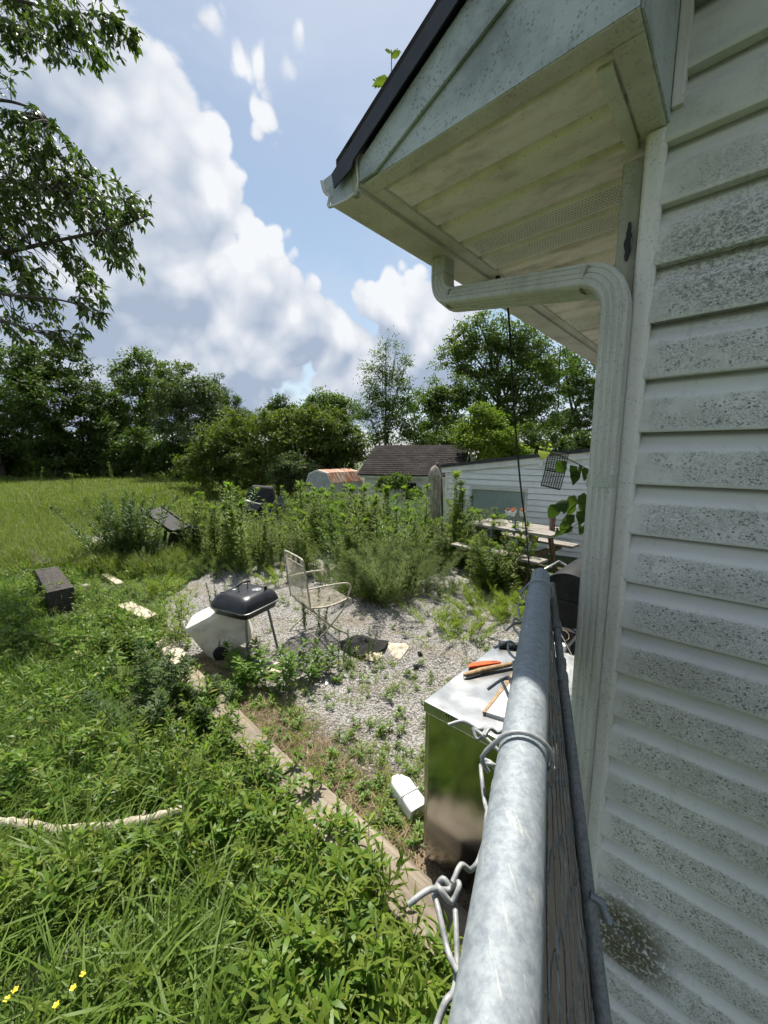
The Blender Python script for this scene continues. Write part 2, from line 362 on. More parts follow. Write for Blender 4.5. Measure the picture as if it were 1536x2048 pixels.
M = dict(
    siding=m_siding(), soffit=m_soffit(),
    trim=m_whitemetal('trim_vinyl', (0.72, 0.71, 0.67), (0.34, 0.32, 0.26), 0.42, 4, (2, 2, .5)),
    oldtrim=m_whitemetal('trim_weathered', (0.36, 0.36, 0.27), (0.13, 0.12, 0.08), 0.6, 6, (2, 2, .6)),
    fascia=m_whitemetal('fascia_metal', (0.46, 0.505, 0.495), (0.13, 0.15, 0.145), 0.70, 5),
    gutter=m_whitemetal('gutter_aluminium', (0.66, 0.635, 0.59), (0.29, 0.26, 0.215), 0.5, 4),
    spout=m_whitemetal('downspout_aluminium', (0.52, 0.525, 0.475), (0.29, 0.28, 0.23), 0.5, 5, (3, 3, .7)),
    strap=m_whitemetal('strap_metal', (0.42, 0.45, 0.38), (0.24, 0.25, 0.18), 0.4, 6),
    dark=m_plain('dark_drip_edge', (0.030, 0.032, 0.038), 0.5, 0.1, 0.2, 12),
    shingle=m_shingle(), galv=m_galv(), wire=m_galv('wire_steel', (0.22, 0.235, 0.25), (0.36, 0.37, 0.365), 0.5),
    darkgalv=m_galv('grey_steel_pipe', (0.13, 0.15, 0.155), (0.25, 0.27, 0.27), 0.55),
    slat=m_wood('slat_plastic', (0.20, 0.148, 0.115), (0.30, 0.235, 0.185), (60, 60, 3), 0.7, 0.3, 0.3),
    steel=m_stainless(), mirror=m_stainless('polished_steel', 0.10, 0.14), steel2=m_plain('worn_steel_skin', (0.30, 0.30, 0.29), 0.35, 0.9, 0.2, 5),
    black=m_plain('black_gap', (0.012, 0.012, 0.012), 0.6), blackplastic=m_plain('black_plastic', (0.020, 0.021, 0.023), 0.58, 0, 0.25, 6, 0.1, 60, 0.3),
    enamel=m_plain('black_enamel', (0.018, 0.019, 0.022), 0.30, 0.0, 0.25, 5), greypaint=m_plain('grey_leg_paint', (0.22, 0.23, 0.23), 0.45, 0.5),
    smoker=m_plain('dull_black_steel', (0.014, 0.015, 0.016), 0.62, 0.0, 0.35, 9, 0, 60, 0.25), chrome=m_plain('vent_plate', (0.6, 0.6, 0.6), 0.35, 0.7),
    cream=m_plain('cream_metal_paint', (0.47, 0.43, 0.34), 0.55, 0, 0.25, 22), cooler=m_whitemetal('white_cooler_plastic', (0.70, 0.68, 0.58), (0.36, 0.32, 0.22), 0.5, 7, (1, 1, 1), 0.5),
    jug=m_plain('white_jug_plastic', (0.80, 0.82, 0.80), 0.35, 0, 0.04, 5, 0.2, 30),
    timber=m_wood('weathered_timber', (0.185, 0.150, 0.112), (0.33, 0.28, 0.215), (1.5, 30, 30), 0.9, 0.75, 1.0), char=m_wood('dark_creosote_timber', (0.022, 0.019, 0.017), (0.06, 0.05, 0.042)),
    plank=m_wood('grey_plank', (0.19, 0.17, 0.145), (0.36, 0.335, 0.295)), darkwood=m_wood('brown_frame_wood', (0.10, 0.07, 0.05), (0.20, 0.15, 0.11)),
    handle=m_wood('old_handle_wood', (0.27, 0.17, 0.085), (0.46, 0.32, 0.18), (40, 2, 40)), paleboard=m_wood('pale_board', (0.40, 0.33, 0.24), (0.60, 0.53, 0.42)),
    log=m_wood('peeled_branch', (0.28, 0.235, 0.17), (0.50, 0.45, 0.36), (14, 14, 14), 0.85, 0.6, 0.9), stone=m_plain('pale_stone', (0.38, 0.35, 0.29), 0.9, 0, 0.22, 14, 0.6, 40),
    concrete=m_plain('old_concrete', (0.30, 0.285, 0.25), 0.9, 0, 0.2, 9, 0.6, 50),
    orange=m_plain('orange_plastic', (0.70, 0.105, 0.015), 0.38, 0, 0.05), ash=m_plain('charred_ash', (0.012, 0.012, 0.012), 0.95, 0, 0.4, 30, 0.8, 90),
    paper=m_plain('scorched_cardboard', (0.56, 0.47, 0.36), 0.9, 0, 0.22, 18, 0.5, 40), white=m_plain('white_paint', (0.74, 0.76, 0.72), 0.6, 0, 0.08, 3),
    shedsiding=m_whitemetal('shed_siding', (0.82, 0.85, 0.85), (0.45, 0.48, 0.45), 0.25, 2.5, (1, 1, 1), 0.6),
    oldwhite=m_whitemetal('peeling_white_wall', (0.66, 0.66, 0.60), (0.26, 0.25, 0.21), 0.55, 1.6),
    curtain=m_plain('pale_green_curtain', (0.30, 0.37, 0.34), 0.35, 0, 0.08, 3), canvas=m_plain('tan_canvas', (0.44, 0.40, 0.33), 0.9, 0, 0.2, 6),
    rust=m_rust(), sheet=m_plain('pale_shed_sheet', (0.40, 0.43, 0.43), 0.5, 0.2, 0.12, 2), glassdark=m_plain('dark_window_glass', (0.02, 0.022, 0.022), 0.12),
    cable=m_plain('black_cable', (0.012, 0.012, 0.013), 0.5), feeder=m_plain('green_coated_wire', (0.012, 0.03, 0.024), 0.4), rope=m_plain('pale_string', (0.62, 0.60, 0.50), 0.8),
    amber=m_plain('amber_glass', (0.55, 0.16, 0.03), 0.25), yellow=m_plain('yellow_petal', (0.80, 0.62, 0.02), 0.5),
    gravel=m_gravel(), ground=m_ground(), pebble=None,
    bark=m_wood('tree_bark', (0.045, 0.037, 0.03), (0.10, 0.085, 0.07), (12, 12, 3), 0.9, 0.5, 0.8), stem=m_plain('green_stem', (0.07, 0.10, 0.03), 0.6, 0, 0.2),
    drystem=m_plain('dry_straw', (0.34, 0.26, 0.17), 0.9, 0, 0.3, 20),
    ventwhite=m_whitemetal('vent_panel_metal', (0.84, 0.82, 0.75), (0.50, 0.46, 0.38), 0.35, 6),
    tarp=m_plain('dark_grey_tarp', (0.055, 0.06, 0.07), 0.45, 0, 0.2, 4))
def m_pebble():
    m, t, b = material('pebble'); oi = t.new('ShaderNodeObjectInfo')
    col = t.mix(oi.outputs['Random'], (0.17, 0.165, 0.16), (0.44, 0.42, 0.40))
    pbsdf(t, b, t.mix(t.ramp(t.noise(t.obj(), 60, 3), .35, .7), col, (0.30, 0.27, 0.24)), 0.85); return m
M['pebble'] = m_pebble()
# ------------------------------------------------------------------ ground levels
def gz(x, y):
    d = min(max((y - 7.0) / 9.0, 0), 1); side = min(max((x + 11.0) / 6.0, 0), 1)
    return -0.95 * d * d * (3 - 2 * d) * side
HC = Vector((0.59, 1.054, 0)); HRZ = R(-42.1)
HM = Matrix.Translation(HC) @ Matrix.Rotation(HRZ, 4, 'Z')
def hl(x, y, z=0): return HM @ Vector((x, y, z))            # house frame: x into the gable wall, y along the eave
HI = HM.inverted()

def build_ground():
    n = 150; s = np.linspace(-1, 1, n); ax = np.sign(s) * (np.abs(s) ** 2.6) * 260 + s * 6
    X, Y = np.meshgrid(ax, ax + 8.0, indexing='ij')
    Z = np.vectorize(gz)(X, Y); far = np.clip((np.hypot(X, Y) - 3) / 8, 0, 1)
    Z += far * 0.05 * np.sin(X * 0.9 + 1.3) * np.sin(Y * 0.7) - 0.012
    v = np.stack([X, Y, Z], -1).reshape(-1, 3); idx = np.arange(n * n).reshape(n, n)
    f = np.stack([idx[:-1, :-1], idx[1:, :-1], idx[1:, 1:], idx[:-1, 1:]], -1).reshape(-1, 4)
    me = bpy.data.meshes.new('ground'); me.from_pydata(v.tolist(), [], f.tolist())
    me.polygons.foreach_set('use_smooth', [True] * len(f))
    tag(link_mesh('ground', me, M['ground']), kind='structure', label='grassy yard soil running out to the tree line')
    # gravel yard: a sheet with a ragged outline, in the house frame
    rr = random.Random(3); out = []
    lo = [(-0.05, 0.06), (-1.2, 0.03), (-2.5, 0.05), (-3.9, 0.12), (-5.2, 0.55), (-6.0, 1.5), (-6.1, 2.6), (-5.4, 3.6), (-4.2, 4.1), (-2.8, 4.5), (-1.2, 4.6), (-0.05, 4.6)]
    for i in range(len(lo)):
        a = Vector((*lo[i], 0)); b = Vector((*lo[(i + 1) % len(lo)], 0)); k = max(2, int((b - a).length / 0.18))
        for j in range(k):
            p = a.lerp(b, j / k); out.append((p.x + (rr.uniform(-.07, .07) if 0 < j else 0), p.y + rr.uniform(-.03, .05)))
    import mathutils.geometry as mg
    from mathutils import Vector as V2
    poly = [Vector((p[0], p[1])) for p in out]
    step = 0.16; pts = list(poly); nb = len(poly)
    def inside(q):
        c = False; j = nb - 1
        for i in range(nb):
            a, b = poly[i], poly[j]
            if (a.y > q[1]) != (b.y > q[1]) and q[0] < (b.x - a.x) * (q[1] - a.y) / (b.y - a.y) + a.x: c = not c
            j = i
        return c
    x = -6.2
    while x < 0:
        y = 0.1
        while y < 4.7:
            q = (x + rr.uniform(-.04, .04), y + rr.uniform(-.04, .04))
            if inside(q): pts.append(Vector(q))
            y += step
        x += step
    vs, _, fs, *_r = mg.delaunay_2d_cdt(pts, [(i, (i + 1) % nb) for i in range(nb)], [], 1, 1e-5)
    me = bpy.data.meshes.new('gravel_yard')
    vv = [hl(p.x, p.y, 0.010 + 0.012 * rr.random()) for p in vs]
    vv = [Vector((p.x, p.y, p.z + gz(p.x, p.y))) for p in vv]
    me.from_pydata(vv, [], [tuple(f) for f in fs]); me.polygons.foreach_set('use_smooth', [True] * len(fs))
    tag(link_mesh('gravel_yard', me, M['gravel']), kind='structure', label='grey gravel yard bed behind the house')
    return inside
IN_GRAVEL = build_ground()

# ------------------------------------------------------------------ the white house
SOF = 2.63; PIT = 0.487; CO = 0.127
def roofz(x): return 2.68 + PIT * (x + 0.56)
def build_house():
    h = empty('white_house', HC, HRZ, 'white sided house with boxed eave, gutter and mould-speckled gable wall on the right', 'house')
    gw = MB().span((0.02, 0.004, 0), (6.4, 0.30, 2.60)).span((0.02, 0.30, 0), (0.3, 7.0, 2.60)).build('gable_wall', M['trim'], h)
    gw['label'] = 'white gable wall speckled with black mould'
    prof = [(-0.0235, 0.0), (-0.0255, 0.003), (-0.0252, 0.010), (-0.0225, 0.045), (-0.0200, 0.074), (-0.0188, 0.079), (-0.0140, 0.087), (-0.0060, 0.095), (0.0, 0.104), (0.0015, 0.115), (0.0015, 0.1268), (0.0035, 0.1268), (0.0035, 0.0)]
    def plank(x0, x1, z0, name='siding_plank'):
        b = MB(); n = len(prof); vs = []
        for x in (x0, x1): vs += [(x, y, z0 + z) for y, z in prof]
        return b.add(vs, [(i, i + n, (i + 1) % n + n, (i + 1) % n) for i in range(n)] + [tuple(range(n)), tuple(range(n, 2 * n))[::-1]])
    for i in range(36):
        z0 = 0.046 + i * CO; x0 = 0.066 if z0 < 2.5 else max(0.066, (z0 + CO - roofz(0)) / PIT + 0.06)
        if x0 > 3.0: break
        plank(x0, 6.4 - (x0 if z0 > 2.6 else 0), z0).build('siding_plank', M['siding'], gw, smooth=40)
    for i in range(20):                                                                # eave side, same courses
        o = plank(0.066, 7.0, 0.046 + i * CO).build('siding_plank', M['siding'], gw, smooth=40)
        for v in o.data.vertices: x, y, z = v.co; v.co = (y + 0.016, x, z)
        o.data.flip_normals()
    # corner post: outer rounded strip and the weathered channel beside it
    MB().slab([(0.034, -0.006, 0.02), (0.034, -0.024, 0.02), (0.040, -0.029, 0.02), (0.066, -0.029, 0.02), (0.076, -0.021, 0.02), (0.076, -0.002, 0.02)], (0, 0, SOF - 0.032)).build('corner_post', M['trim'], h, bevel=0.002)
    MB().span((-0.012, -0.016, 0.02), (0.0335, 0.06, SOF - 0.045)).build('corner_channel', M['oldtrim'], h, bevel=0.004)['label'] = 'weathered olive corner channel with torn holes'
    rr = random.Random(11)
    for zc, hh, w, xo in ((2.405, 0.085, 0.012, 0.012), (2.155, 0.105, 0.010, 0.018)):
        p = []; k = 9
        for j in range(k): p.append((xo + w * (0.35 + 0.65 * math.sin(math.pi * (j + .4) / k)) * rr.uniform(.5, 1), -0.0165, zc - hh / 2 + hh * j / (k - 1)))
        for j in range(k): p.append((xo - w * 0.7 * math.sin(math.pi * (k - j - .4) / k) * rr.uniform(.4, 1), -0.0165, zc + hh / 2 - hh * j / (k - 1)))
        MB().slab(p, (0, -0.002, 0)).build('torn_hole', M['black'], h)
        MB().slab([(q[0] * 0.5 + 0.018, -0.020, q[2] * 0.9 + zc * 0.1) for q in p[k:]] + [(0.024, -0.028, zc)], (0, -0.0015, 0)).build('torn_flap', M['oldtrim'], h)
    # boxed eave return
    X0, Y0, X1 = -0.57, -0.335, 0.072
    sof = MB().span((X0 + .002, Y0 + .002, SOF + 0.014), (0.0, 7.0, SOF + 0.03)).build('soffit', M['soffit'], h); sof['label'] = 'stained metal eave soffit'
    def panel(y0, y1, flats, x0, x1):
        b = MB(); w = (y1 - y0) / flats; pr = []
        for k in range(flats):
            a = y0 + k * w
            pr += [(a + 0.0005, 0.0125), (a + 0.006, 0.0125), (a + 0.012, 0.002), (a + 0.018, -0.002), (a + w * .5, 0.001), (a + w - 0.016, -0.002), (a + w - 0.008, 0.002), (a + w - 0.0005, 0.0125)]
        n = len(pr); vs = []
        for x in (x0, x1): vs += [(x, y, SOF + z) for y, z in pr]
        b.add(vs, [(i, i + 1, i + 1 + n, i + n) for i in range(n - 1)]); b.add([(x0, y0, SOF + .013), (x1, y0, SOF + .013), (x1, y1, SOF + .013), (x0, y1, SOF + .013)], [(0, 1, 2, 3)])
        return b
    y = -0.285; k = 0
    while y < 6.9:
        fl = 1 if k == 0 else 2; y1 = y + 0.135 * fl; vent = (k % 4 == 2)
        o = panel(y, y1, fl, X0 + 0.03, 0.055 if y < -0.05 else -0.002).build('soffit_panel', M['ventwhite'] if vent else M['soffit'], sof, smooth=35)
        if vent:
            o['label'] = 'perforated vent strip of the soffit'
            s = MB()
            for q in range(2):
                for r_ in range(7):
                    for c in range(60):
                        xx = X0 + 0.05 + c * 0.0092 + (0.0046 if r_ % 2 else 0)
                        if xx > -0.02: continue
                        yy = y + 0.135 * q + 0.026 + r_ * 0.0128
                        s.quad((xx, yy, SOF - .0018), (xx + .0055, yy, SOF - .0018), (xx + .0055, yy + .0026, SOF - .0018), (xx, yy + .0026, SOF - .0018))
            tag(s.build('vent_slots', M['black'], sof), kind='stuff')
        y = y1; k += 1
    # channel trims under the box
    MB().span((X0, Y0, SOF - 0.008), (X1, Y0 + 0.047, SOF + .012)).build('soffit_trim', M['gutter'], h, bevel=0.002)
    MB().span((X0, Y0 + 0.048, SOF - 0.0085), (X0 + 0.032, 7.0, SOF + .012)).build('soffit_trim', M['gutter'], h, bevel=0.002)
    MB().span((0.022, Y0 + 0.0475, SOF - 0.009), (X1, -0.017, SOF + .012)).build('soffit_trim', M['gutter'], h, bevel=0.002)
    MB().span((-0.012, Y0 + 0.075, SOF - 0.0115), (0.016, 0.02, SOF - 0.002)).build('soffit_channel', M['trim'], h, bevel=0.003)
    # end face of the box (flat triangle), rake board, return side, fascia
    zt = lambda x: roofz(x) - 0.004
    MB().slab([(X0, Y0 - .002, SOF - .006), (X1, Y0 - .002, SOF - .006), (X1, Y0 - .002, zt(X1)), (X0, Y0 - .002, zt(X0))], (0, 0.006, 0)).build('box_end', M['fascia'], h)['label'] = 'mould-flecked end face of the boxed eave'
    MB().slab([(X0 - .002, Y0 - .012, SOF - .004), (X0 + 0.055, Y0 - .012, SOF - .004), (0.3, Y0 - .012, roofz(0.3) - 0.137), (3.2, Y0 - .012, roofz(3.2) - 0.137), (3.2, Y0 - .012, roofz(3.2)), (X0 - .002, Y0 - .012, roofz(X0) + 0.001)], (0, 0.009, 0)).build('rake_board', M['fascia'], h, bevel=0.002)
    MB().slab([(X1 + .001, Y0 + .005, SOF - .006), (X1 + .001, -0.02, SOF - .006), (X1 + .001, -0.02, roofz(X1) - .03), (X1 + .001, Y0 + .005, roofz(X1) - .03)], (0.004, 0, 0)).build('box_return', M['fascia'], h)
    MB().span((X1 + .006, -0.034, SOF + .015), (X1 + .028, -0.002, roofz(X1) + .1)).build('corner_bead', M['trim'], h, bevel=0.003)
    MB().slab([(X1 + .006, Y0, roofz(X1) - .06), (X1 + .006, -0.03, roofz(X1) - .06), (3.2, -0.03, roofz(3.2) - .06), (3.2, Y0, roofz(3.2) - .06)], (0, 0, 0.01)).build('rake_soffit', M['soffit'], h)
    MB().span((X0 - 0.012, Y0 - .002, SOF - 0.0065), (X0 - 0.001, 7.0, 2.70)).build('fascia_board', M['gutter'], h)
    # dark drip edge and roof
    dz = 0.058
    de = MB().slab([(-0.655, Y0 - .030, roofz(-0.655) + .002), (-0.585, Y0 - .030, roofz(-0.585) - .012), (-0.575, Y0 - .030, roofz(-0.575)), (3.2, Y0 - .030, roofz(3.2)), (3.2, Y0 - .030, roofz(3.2) + dz), (-0.665, Y0 - .030, roofz(-0.665) + dz - .012)], (0, 0.004, 0))
    de.add([(-0.665, Y0 - .026, roofz(-0.665) + dz - .0125), (3.2, Y0 - .026, roofz(3.2) + dz - .0005), (3.2, Y0 + .05, roofz(3.2) + dz - .0005), (-0.665, Y0 + .05, roofz(-0.665) + dz - .0125)], [(0, 1, 2, 3)])
    de.build('drip_edge', M['dark'], h)
    rf = MB().slab([(-0.655, Y0 - .02, roofz(-0.655) + dz + .002), (3.2, Y0 - .02, roofz(3.2) + dz + .002), (3.2, 7.3, roofz(3.2) + dz + .002), (-0.655, 7.3, roofz(-0.655) + dz + .002)], (0, 0, 0.018))
    rf.slab([(3.2, Y0 - .02, roofz(3.2) + dz + .002), (7.05, Y0 - .02, roofz(-0.655) + dz + .002), (7.05, 7.3, roofz(-0.655) + dz + .002), (3.2, 7.3, roofz(3.2) + dz + .002)], (0, 0, 0.018))
    rf.build('roof', M['shingle'], h)
    MB().slab([(0.1, 0.31, 2.6), (6.3, 0.31, 2.6), (6.3, 0.31, roofz(0.1)), (3.2, 0.31, roofz(3.2)), (0.1, 0.31, roofz(0.1))], (0, 0.02, 0)).build('gable_backing', M['trim'], h)
    # K-style gutter
    g0, g1 = Y0 - 0.006, 7.1; zb = 2.612
    sec = [(-0.583, 2.70), (-0.583, zb), (-0.690, zb), (-0.694, zb + 0.030), (-0.716, zb + 0.052), (-0.724, zb + 0.082), (-0.716, zb + 0.086), (-0.7145, zb + 0.081), (-0.709, zb + 0.056), (-0.689, zb + 0.036), (-0.684, zb + 0.006), (-0.588, zb + 0.006), (-0.588, 2.70)]
    b = MB(); n = len(sec)
    b.add([(x, g0, z) for x, z in sec] + [(x, g1, z) for x, z in sec], [(i, i + 1, i + 1 + n, i + n) for i in range(n - 1)])
    gu = b.build('gutter', M['gutter'], h)
    cap = [sec[i] for i in range(6)]
    MB().slab([(x * 1.004 + .002, g0 - 0.003, z - (.003 if z < 2.62 else 0)) for x, z in cap], (0, 0.002, 0)).build('end_cap', M['fascia'], gu)
    p = spline([(x * 1.006, g0 - .004 + .003 * math.sin(i * 2.3), z - .002) for i, (x, z) in enumerate(cap)], 3)
    MB().tube(p, 0.0045, 6).build('crimped_rim', M['gutter'], gu, smooth=60)
    MB().span((-0.600, g0 - .006, 2.60), (-0.584, g0 + .01, 2.745)).build('corner_flashing', M['oldtrim'], gu)
    # downspout with two elbows
    rib = []
    for cx, cy, a0 in ((1, 1, 0), (-1, 1, 90), (-1, -1, 180), (1, -1, 270)):
        for a in (0, 30, 60, 90): rib.append((cx * 0.022 + 0.009 * math.cos(R(a0 + a)), cy * 0.026 + 0.011 * math.sin(R(a0 + a))))
    sec2 = []
    for i in range(16):                                   # grooves pressed into the flats
        sec2.append(rib[i])
        if i % 4 == 3:
            a = Vector(rib[i]); c = Vector(rib[(i + 1) % 16]); nrm = Vector((-(a.x + c.x), -(a.y + c.y))).normalized() * 0.0022
            for s0 in (0.10, 0.42, 0.74):
                for s1, dd in ((s0, 0), (s0 + .03, 1), (s0 + .13, 1), (s0 + .16, 0)):
                    q = a.lerp(c, s1) + nrm * dd; sec2.append((q.x, q.y))
    top = Vector((-0.633, 0.150, zb + .004)); e1 = Vector((-0.633, 0.150, 2.470)); e2 = Vector((0.008, -0.044, 2.318)); foot = Vector((0.008, -0.044, 0.12))
    run = (e2 - e1).normalized()
    path = [top, Vector((top.x, top.y, 2.565))] + arc(e1 + Vector((0, 0, 0.075)), e1, e1 + run * 0.085, 7) + arc(e2 - run * 0.085, e2, e2 - Vector((0, 0, 0.085)), 7) + [foot]
    ds = MB().tube(path, 1.0, sec=sec2, caps=True).build('downspout', M['spout'], h, smooth=28)
    ds['label'] = 'ribbed pale green-grey downspout with two elbows'
    for q in (3, 5, 7): pass
    for z in (1.832,): MB().tube([(0.008, -0.044, z - .016), (0.008, -0.044, z + .016)], 1.035, sec=rib).build('strap', M['strap'], ds, smooth=40)
    for pa, pb in ((path[8], path[9]), (path[1], path[2]), (path[10], path[11])):
        d = (pb - pa).normalized(); c = (pa + pb) / 2
        MB().tube([c - d * .0015, c + d * .0015], 1.02, sec=rib).build('seam', M['oldtrim'], ds, smooth=40)
    return h
house = build_house()

# small things fixed to the eave
def small_eave():
    b = empty('eave_bracket', hl(-0.60, 0.43, 2.60), HRZ, 'small black metal bracket on the eave above the downspout run', 'bracket')
    MB().box((0, 0, -.055), (.12, .03, .018)).box((0.05, 0, -.01), (.014, .02, .09)).build('arm', M['black'], b)
    MB().tube(arc((-.02, 0, -.045), (.0, .0, .03), (.05, 0, -.04), 6), .007, 6).build('clamp', M['black'], b, smooth=50)
    MB().lathe([(0.004, -0.002), (0.004, 0.002)], (-0.02, -0.017, -.055), 8, 'Y').build('screw', M['galv'], b)
    p0 = on(1012, 600, 2.59); p1 = at(1062, 1140, 2.45)
    mid = [at(1018, 640, 1.75), at(1027, 800, 1.95), at(1040, 960, 2.15), at(1053, 1065, 2.32), p1]
    end = hl(-0.2, 0.75, 0.856)
    c = MB().tube(spline([p0] + mid + [(p1 + end) / 2 + Vector((0.02, 0, -.05)), end], 6), 0.0048, 6).build('black_cable', M['cable'], None, smooth=60)
    tag(c, 'long black cable hanging from the eave down behind the galvanised rail', 'cable')
    hk = empty('hanging_hook', on(1121, 692, 2.60), 0, 'thin black wire hook hanging from the gutter past the tree', 'hook')
    q = [Vector((0, 0, 0)), Vector((.004, 0, -.2)), Vector((.012, 0, -.36)), Vector((.004, -.0, -.405)), Vector((-.016, 0, -.395)), Vector((-.02, 0, -.37))]
    MB().tube(spline(q, 5), 0.0035, 6).build('rod', M['cable'], hk, smooth=60)
    base = on(1121, 692, 2.60)
    for i, (px, py, tl) in enumerate(((1113, 925, 0.10), (1106, 957, 0.16))):
        f = empty('suet_feeder', at(px, py, 2.50), R(-25), ('upper' if i == 0 else 'lower') + ' of two dark green wire suet cages hanging by the downspout', 'bird feeder')
        f.rotation_euler = (R(4), R(8 + 3 * i), R(-28)); W, T, Hh = 0.058, 0.024, 0.058
        for nm, yy in (('front_grid', -T), ('back_grid', T)):
            m = MB()
            for k in range(9):
                a = -W + 2 * W * k / 8; m.tube([(a, yy, -Hh), (a, yy, Hh)], .0014, 4); m.tube([(-W, yy, a), (W, yy, a)], .0014, 4)
            m.build(nm, M['feeder'], f)
        m = MB()
        for k in range(9):
            a = -W + 2 * W * k / 8
            for e in (-W, W): m.tube([(e, -T, a), (e, T, a)], .0014, 4); m.tube([(a, -T, e), (a, T, e)], .0014, 4)
        for yy in (-.008, .008):
            for e in (-W, W): m.tube([(e, yy, -Hh), (e, yy, Hh)], .0014, 4); m.tube([(-W, yy, e), (W, yy, e)], .0014, 4)
        m.build('side_grid', M['feeder'], f)
        if i == 0:
            inv = (Matrix.Translation(f.location) @ f.rotation_euler.to_matrix().to_4x4()).inverted()
            MB().tube([(0, 0, .058), inv @ (base + Vector((-.016, 0, -.40)))], .0012, 4).build('hanging_chain', M['feeder'], f)
small_eave()

# ------------------------------------------------------------------ chain-link gate leaning by the corner
def build_fence():
    ZR = 1.64
    far = on(1081, 1152, ZR); near0 = on(990, 2048, ZR); d = (near0 - far).normalized(); near = near0 + d * 0.75
    f = empty('chain_link_gate', Vector((far.x, far.y, 0)), 0, 'galvanised chain-link gate with brown slats running from the foreground to the downspout', 'gate')
    L = lambda p: Vector(p) - Vector((far.x, far.y, 0))
    u = -d
    p = lambda s: far + d * s
    top = MB().tube([L(p(0.085)), L(near)], 0.0200, 28).build('top_rail', M['galv'], f, smooth=50)
    MB().tube([L(p(0.002)), L(p(0.090))], 0.0186, 28).build('rail_sleeve', M['galv'], top, smooth=50)
    for s0 in (0.35, -0.55):
        MB().tube([L(p(0.004)) + Vector((0.0188 * math.sin(s0), 0, 0.0188 * math.cos(s0))), L(p(0.08)) + Vector((0.0188 * math.sin(s0), 0, 0.0188 * math.cos(s0)))], 0.0008, 4).build('seam_line', M['darkgalv'], top)
    MB().tube([L(p(0.03)) + Vector((0, 0, -.02)), L(Vector((p(.03).x, p(.03).y, 0)))], 0.022, 12).build('post', M['galv'], f, smooth=50)
    MB().tube([L(near) + Vector((0, 0, -.0)), L(Vector((near.x, near.y, 0)))], 0.022, 12).build('post', M['galv'], f, smooth=50)
    # lower pipe, nearly parallel with the rail
    A = at(1103, 1168, 1.25); B = at(1207, 2048, 0.60); e = (B - A); mid = A.lerp(B, 0.30)
    MB().tube([L(A), L(mid)], 0.0100, 14).build('lower_pipe', M['darkgalv'], f, smooth=50)
    lp = MB().tube([L(mid), L(B + e * 0.5)], 0.0122, 14, caps=False).build('lower_pipe', M['darkgalv'], f, smooth=50)
    MB().tube([L(mid), L(mid + e * .02)], 0.0138, 14, caps=False).build('pipe_collar', M['darkgalv'], lp, smooth=50)
    for s in (0.18, 0.36, 0.86):
        c = A.lerp(B, s); dd = e.normalized()
        MB().tube([L(c - dd * .012), L(c + dd * .012)], 0.0140, 12).build('clamp', M['darkgalv'], f, smooth=50)
    c = A.lerp(B, 0.845); MB().tube([L(c + Vector((0, 0, .016))), L(c + Vector((.016, -.008, .012))), L(c + Vector((.022, -.026, -.008)))], [.006, .0065, .0065], 8).build('latch_hook', M['galv'], f, smooth=50)
    # bent wire clip on the corner side
    MB().tube([L(at(1140, 1517, .95)), L(at(1152, 1516, .95)), L(at(1149, 1545, .95)), L(at(1156, 1553, .95)), L(at(1148, 1560, .95)), L(at(1147, 1582, .95)), L(at(1153, 1592, .95)), L(at(1146, 1592, .95))], 0.0022, 5).build('wire_clip', M['wire'], f, smooth=60)
    # slats: strips laid side by side between the rail and the lower pipe
    rr = random.Random(4); N = 9
    rs = far + Vector((0.010, 0, -.016)); rn = near + Vector((0.010, 0, -.016)); bs = A + Vector((-.012, 0, -.012)); bn = B + e * 0.5 + Vector((-.012, 0, -.012))
    for k in range(N):
        s0, s1 = k / N + .006, (k + 1) / N - .006; pts = []
        K = 12; b = MB(); vs = []; fs = []
        ph = rr.uniform(0, 6)
        for i in range(K + 1):
            t = i / K; a = (rs.lerp(rn, t)).lerp(bs.lerp(bn, t), s0); c = (rs.lerp(rn, t)).lerp(bs.lerp(bn, t), s1)
            w = Vector((0, 0, 0.004 * math.sin(t * 22 + ph) + 0.002 * rr.uniform(-1, 1))); dn = Vector((0, 0, -.004)); m_ = (a + c) / 2 + Vector((0.0, 0, 0.005))
            vs += [L(a + w), L(m_ + w), L(c + w), L(c + w + dn), L(a + w + dn)]
        for i in range(K):
            for j in range(5): fs.append((i * 5 + j, (i + 1) * 5 + j, (i + 1) * 5 + (j + 1) % 5, i * 5 + (j + 1) % 5))
        b.add(vs, fs).build('slat', M['slat'], f, smooth=30)
    def S(s, t, up=0.0): return L((rs.lerp(rn, t)).lerp(bs.lerp(bn, t), s) + Vector((0, 0, up)))
    for j in range(13):                                     # knuckled wires across the slats
        t0 = 0.16 + j * 0.058; pts = []
        for k in range(N + 1):
            s = k / N; w = rr.uniform(-.004, .004)
            pts += [S(max(0, s - .03), t0 + w + s * .02, .008), S(s, t0 + w + .012 + s * .02, .004), S(min(1, s + .03), t0 + w + s * .02, .008)]
        MB().tube(spline(pts, 2), 0.0013, 4).build('mesh_wire', M['darkgalv'], f, smooth=60)
    for k in range(1, N + 1):
        MB().tube(spline([S(k / N + .012 * math.sin(i * 1.9 + k), 0.03 + i * .04, .005) for i in range(23)], 2), 0.0011, 4).build('mesh_wire', M['darkgalv'], f, smooth=60)
    # cut wire ends and knuckles on the yard side of the rail
    c3 = lambda q, z: on(750 + .3652 * q[0], 1300 + .3652 * q[1], z); c1 = lambda q, z: on(840 + .2344 * q[0], 1120 + .2344 * q[1], z)
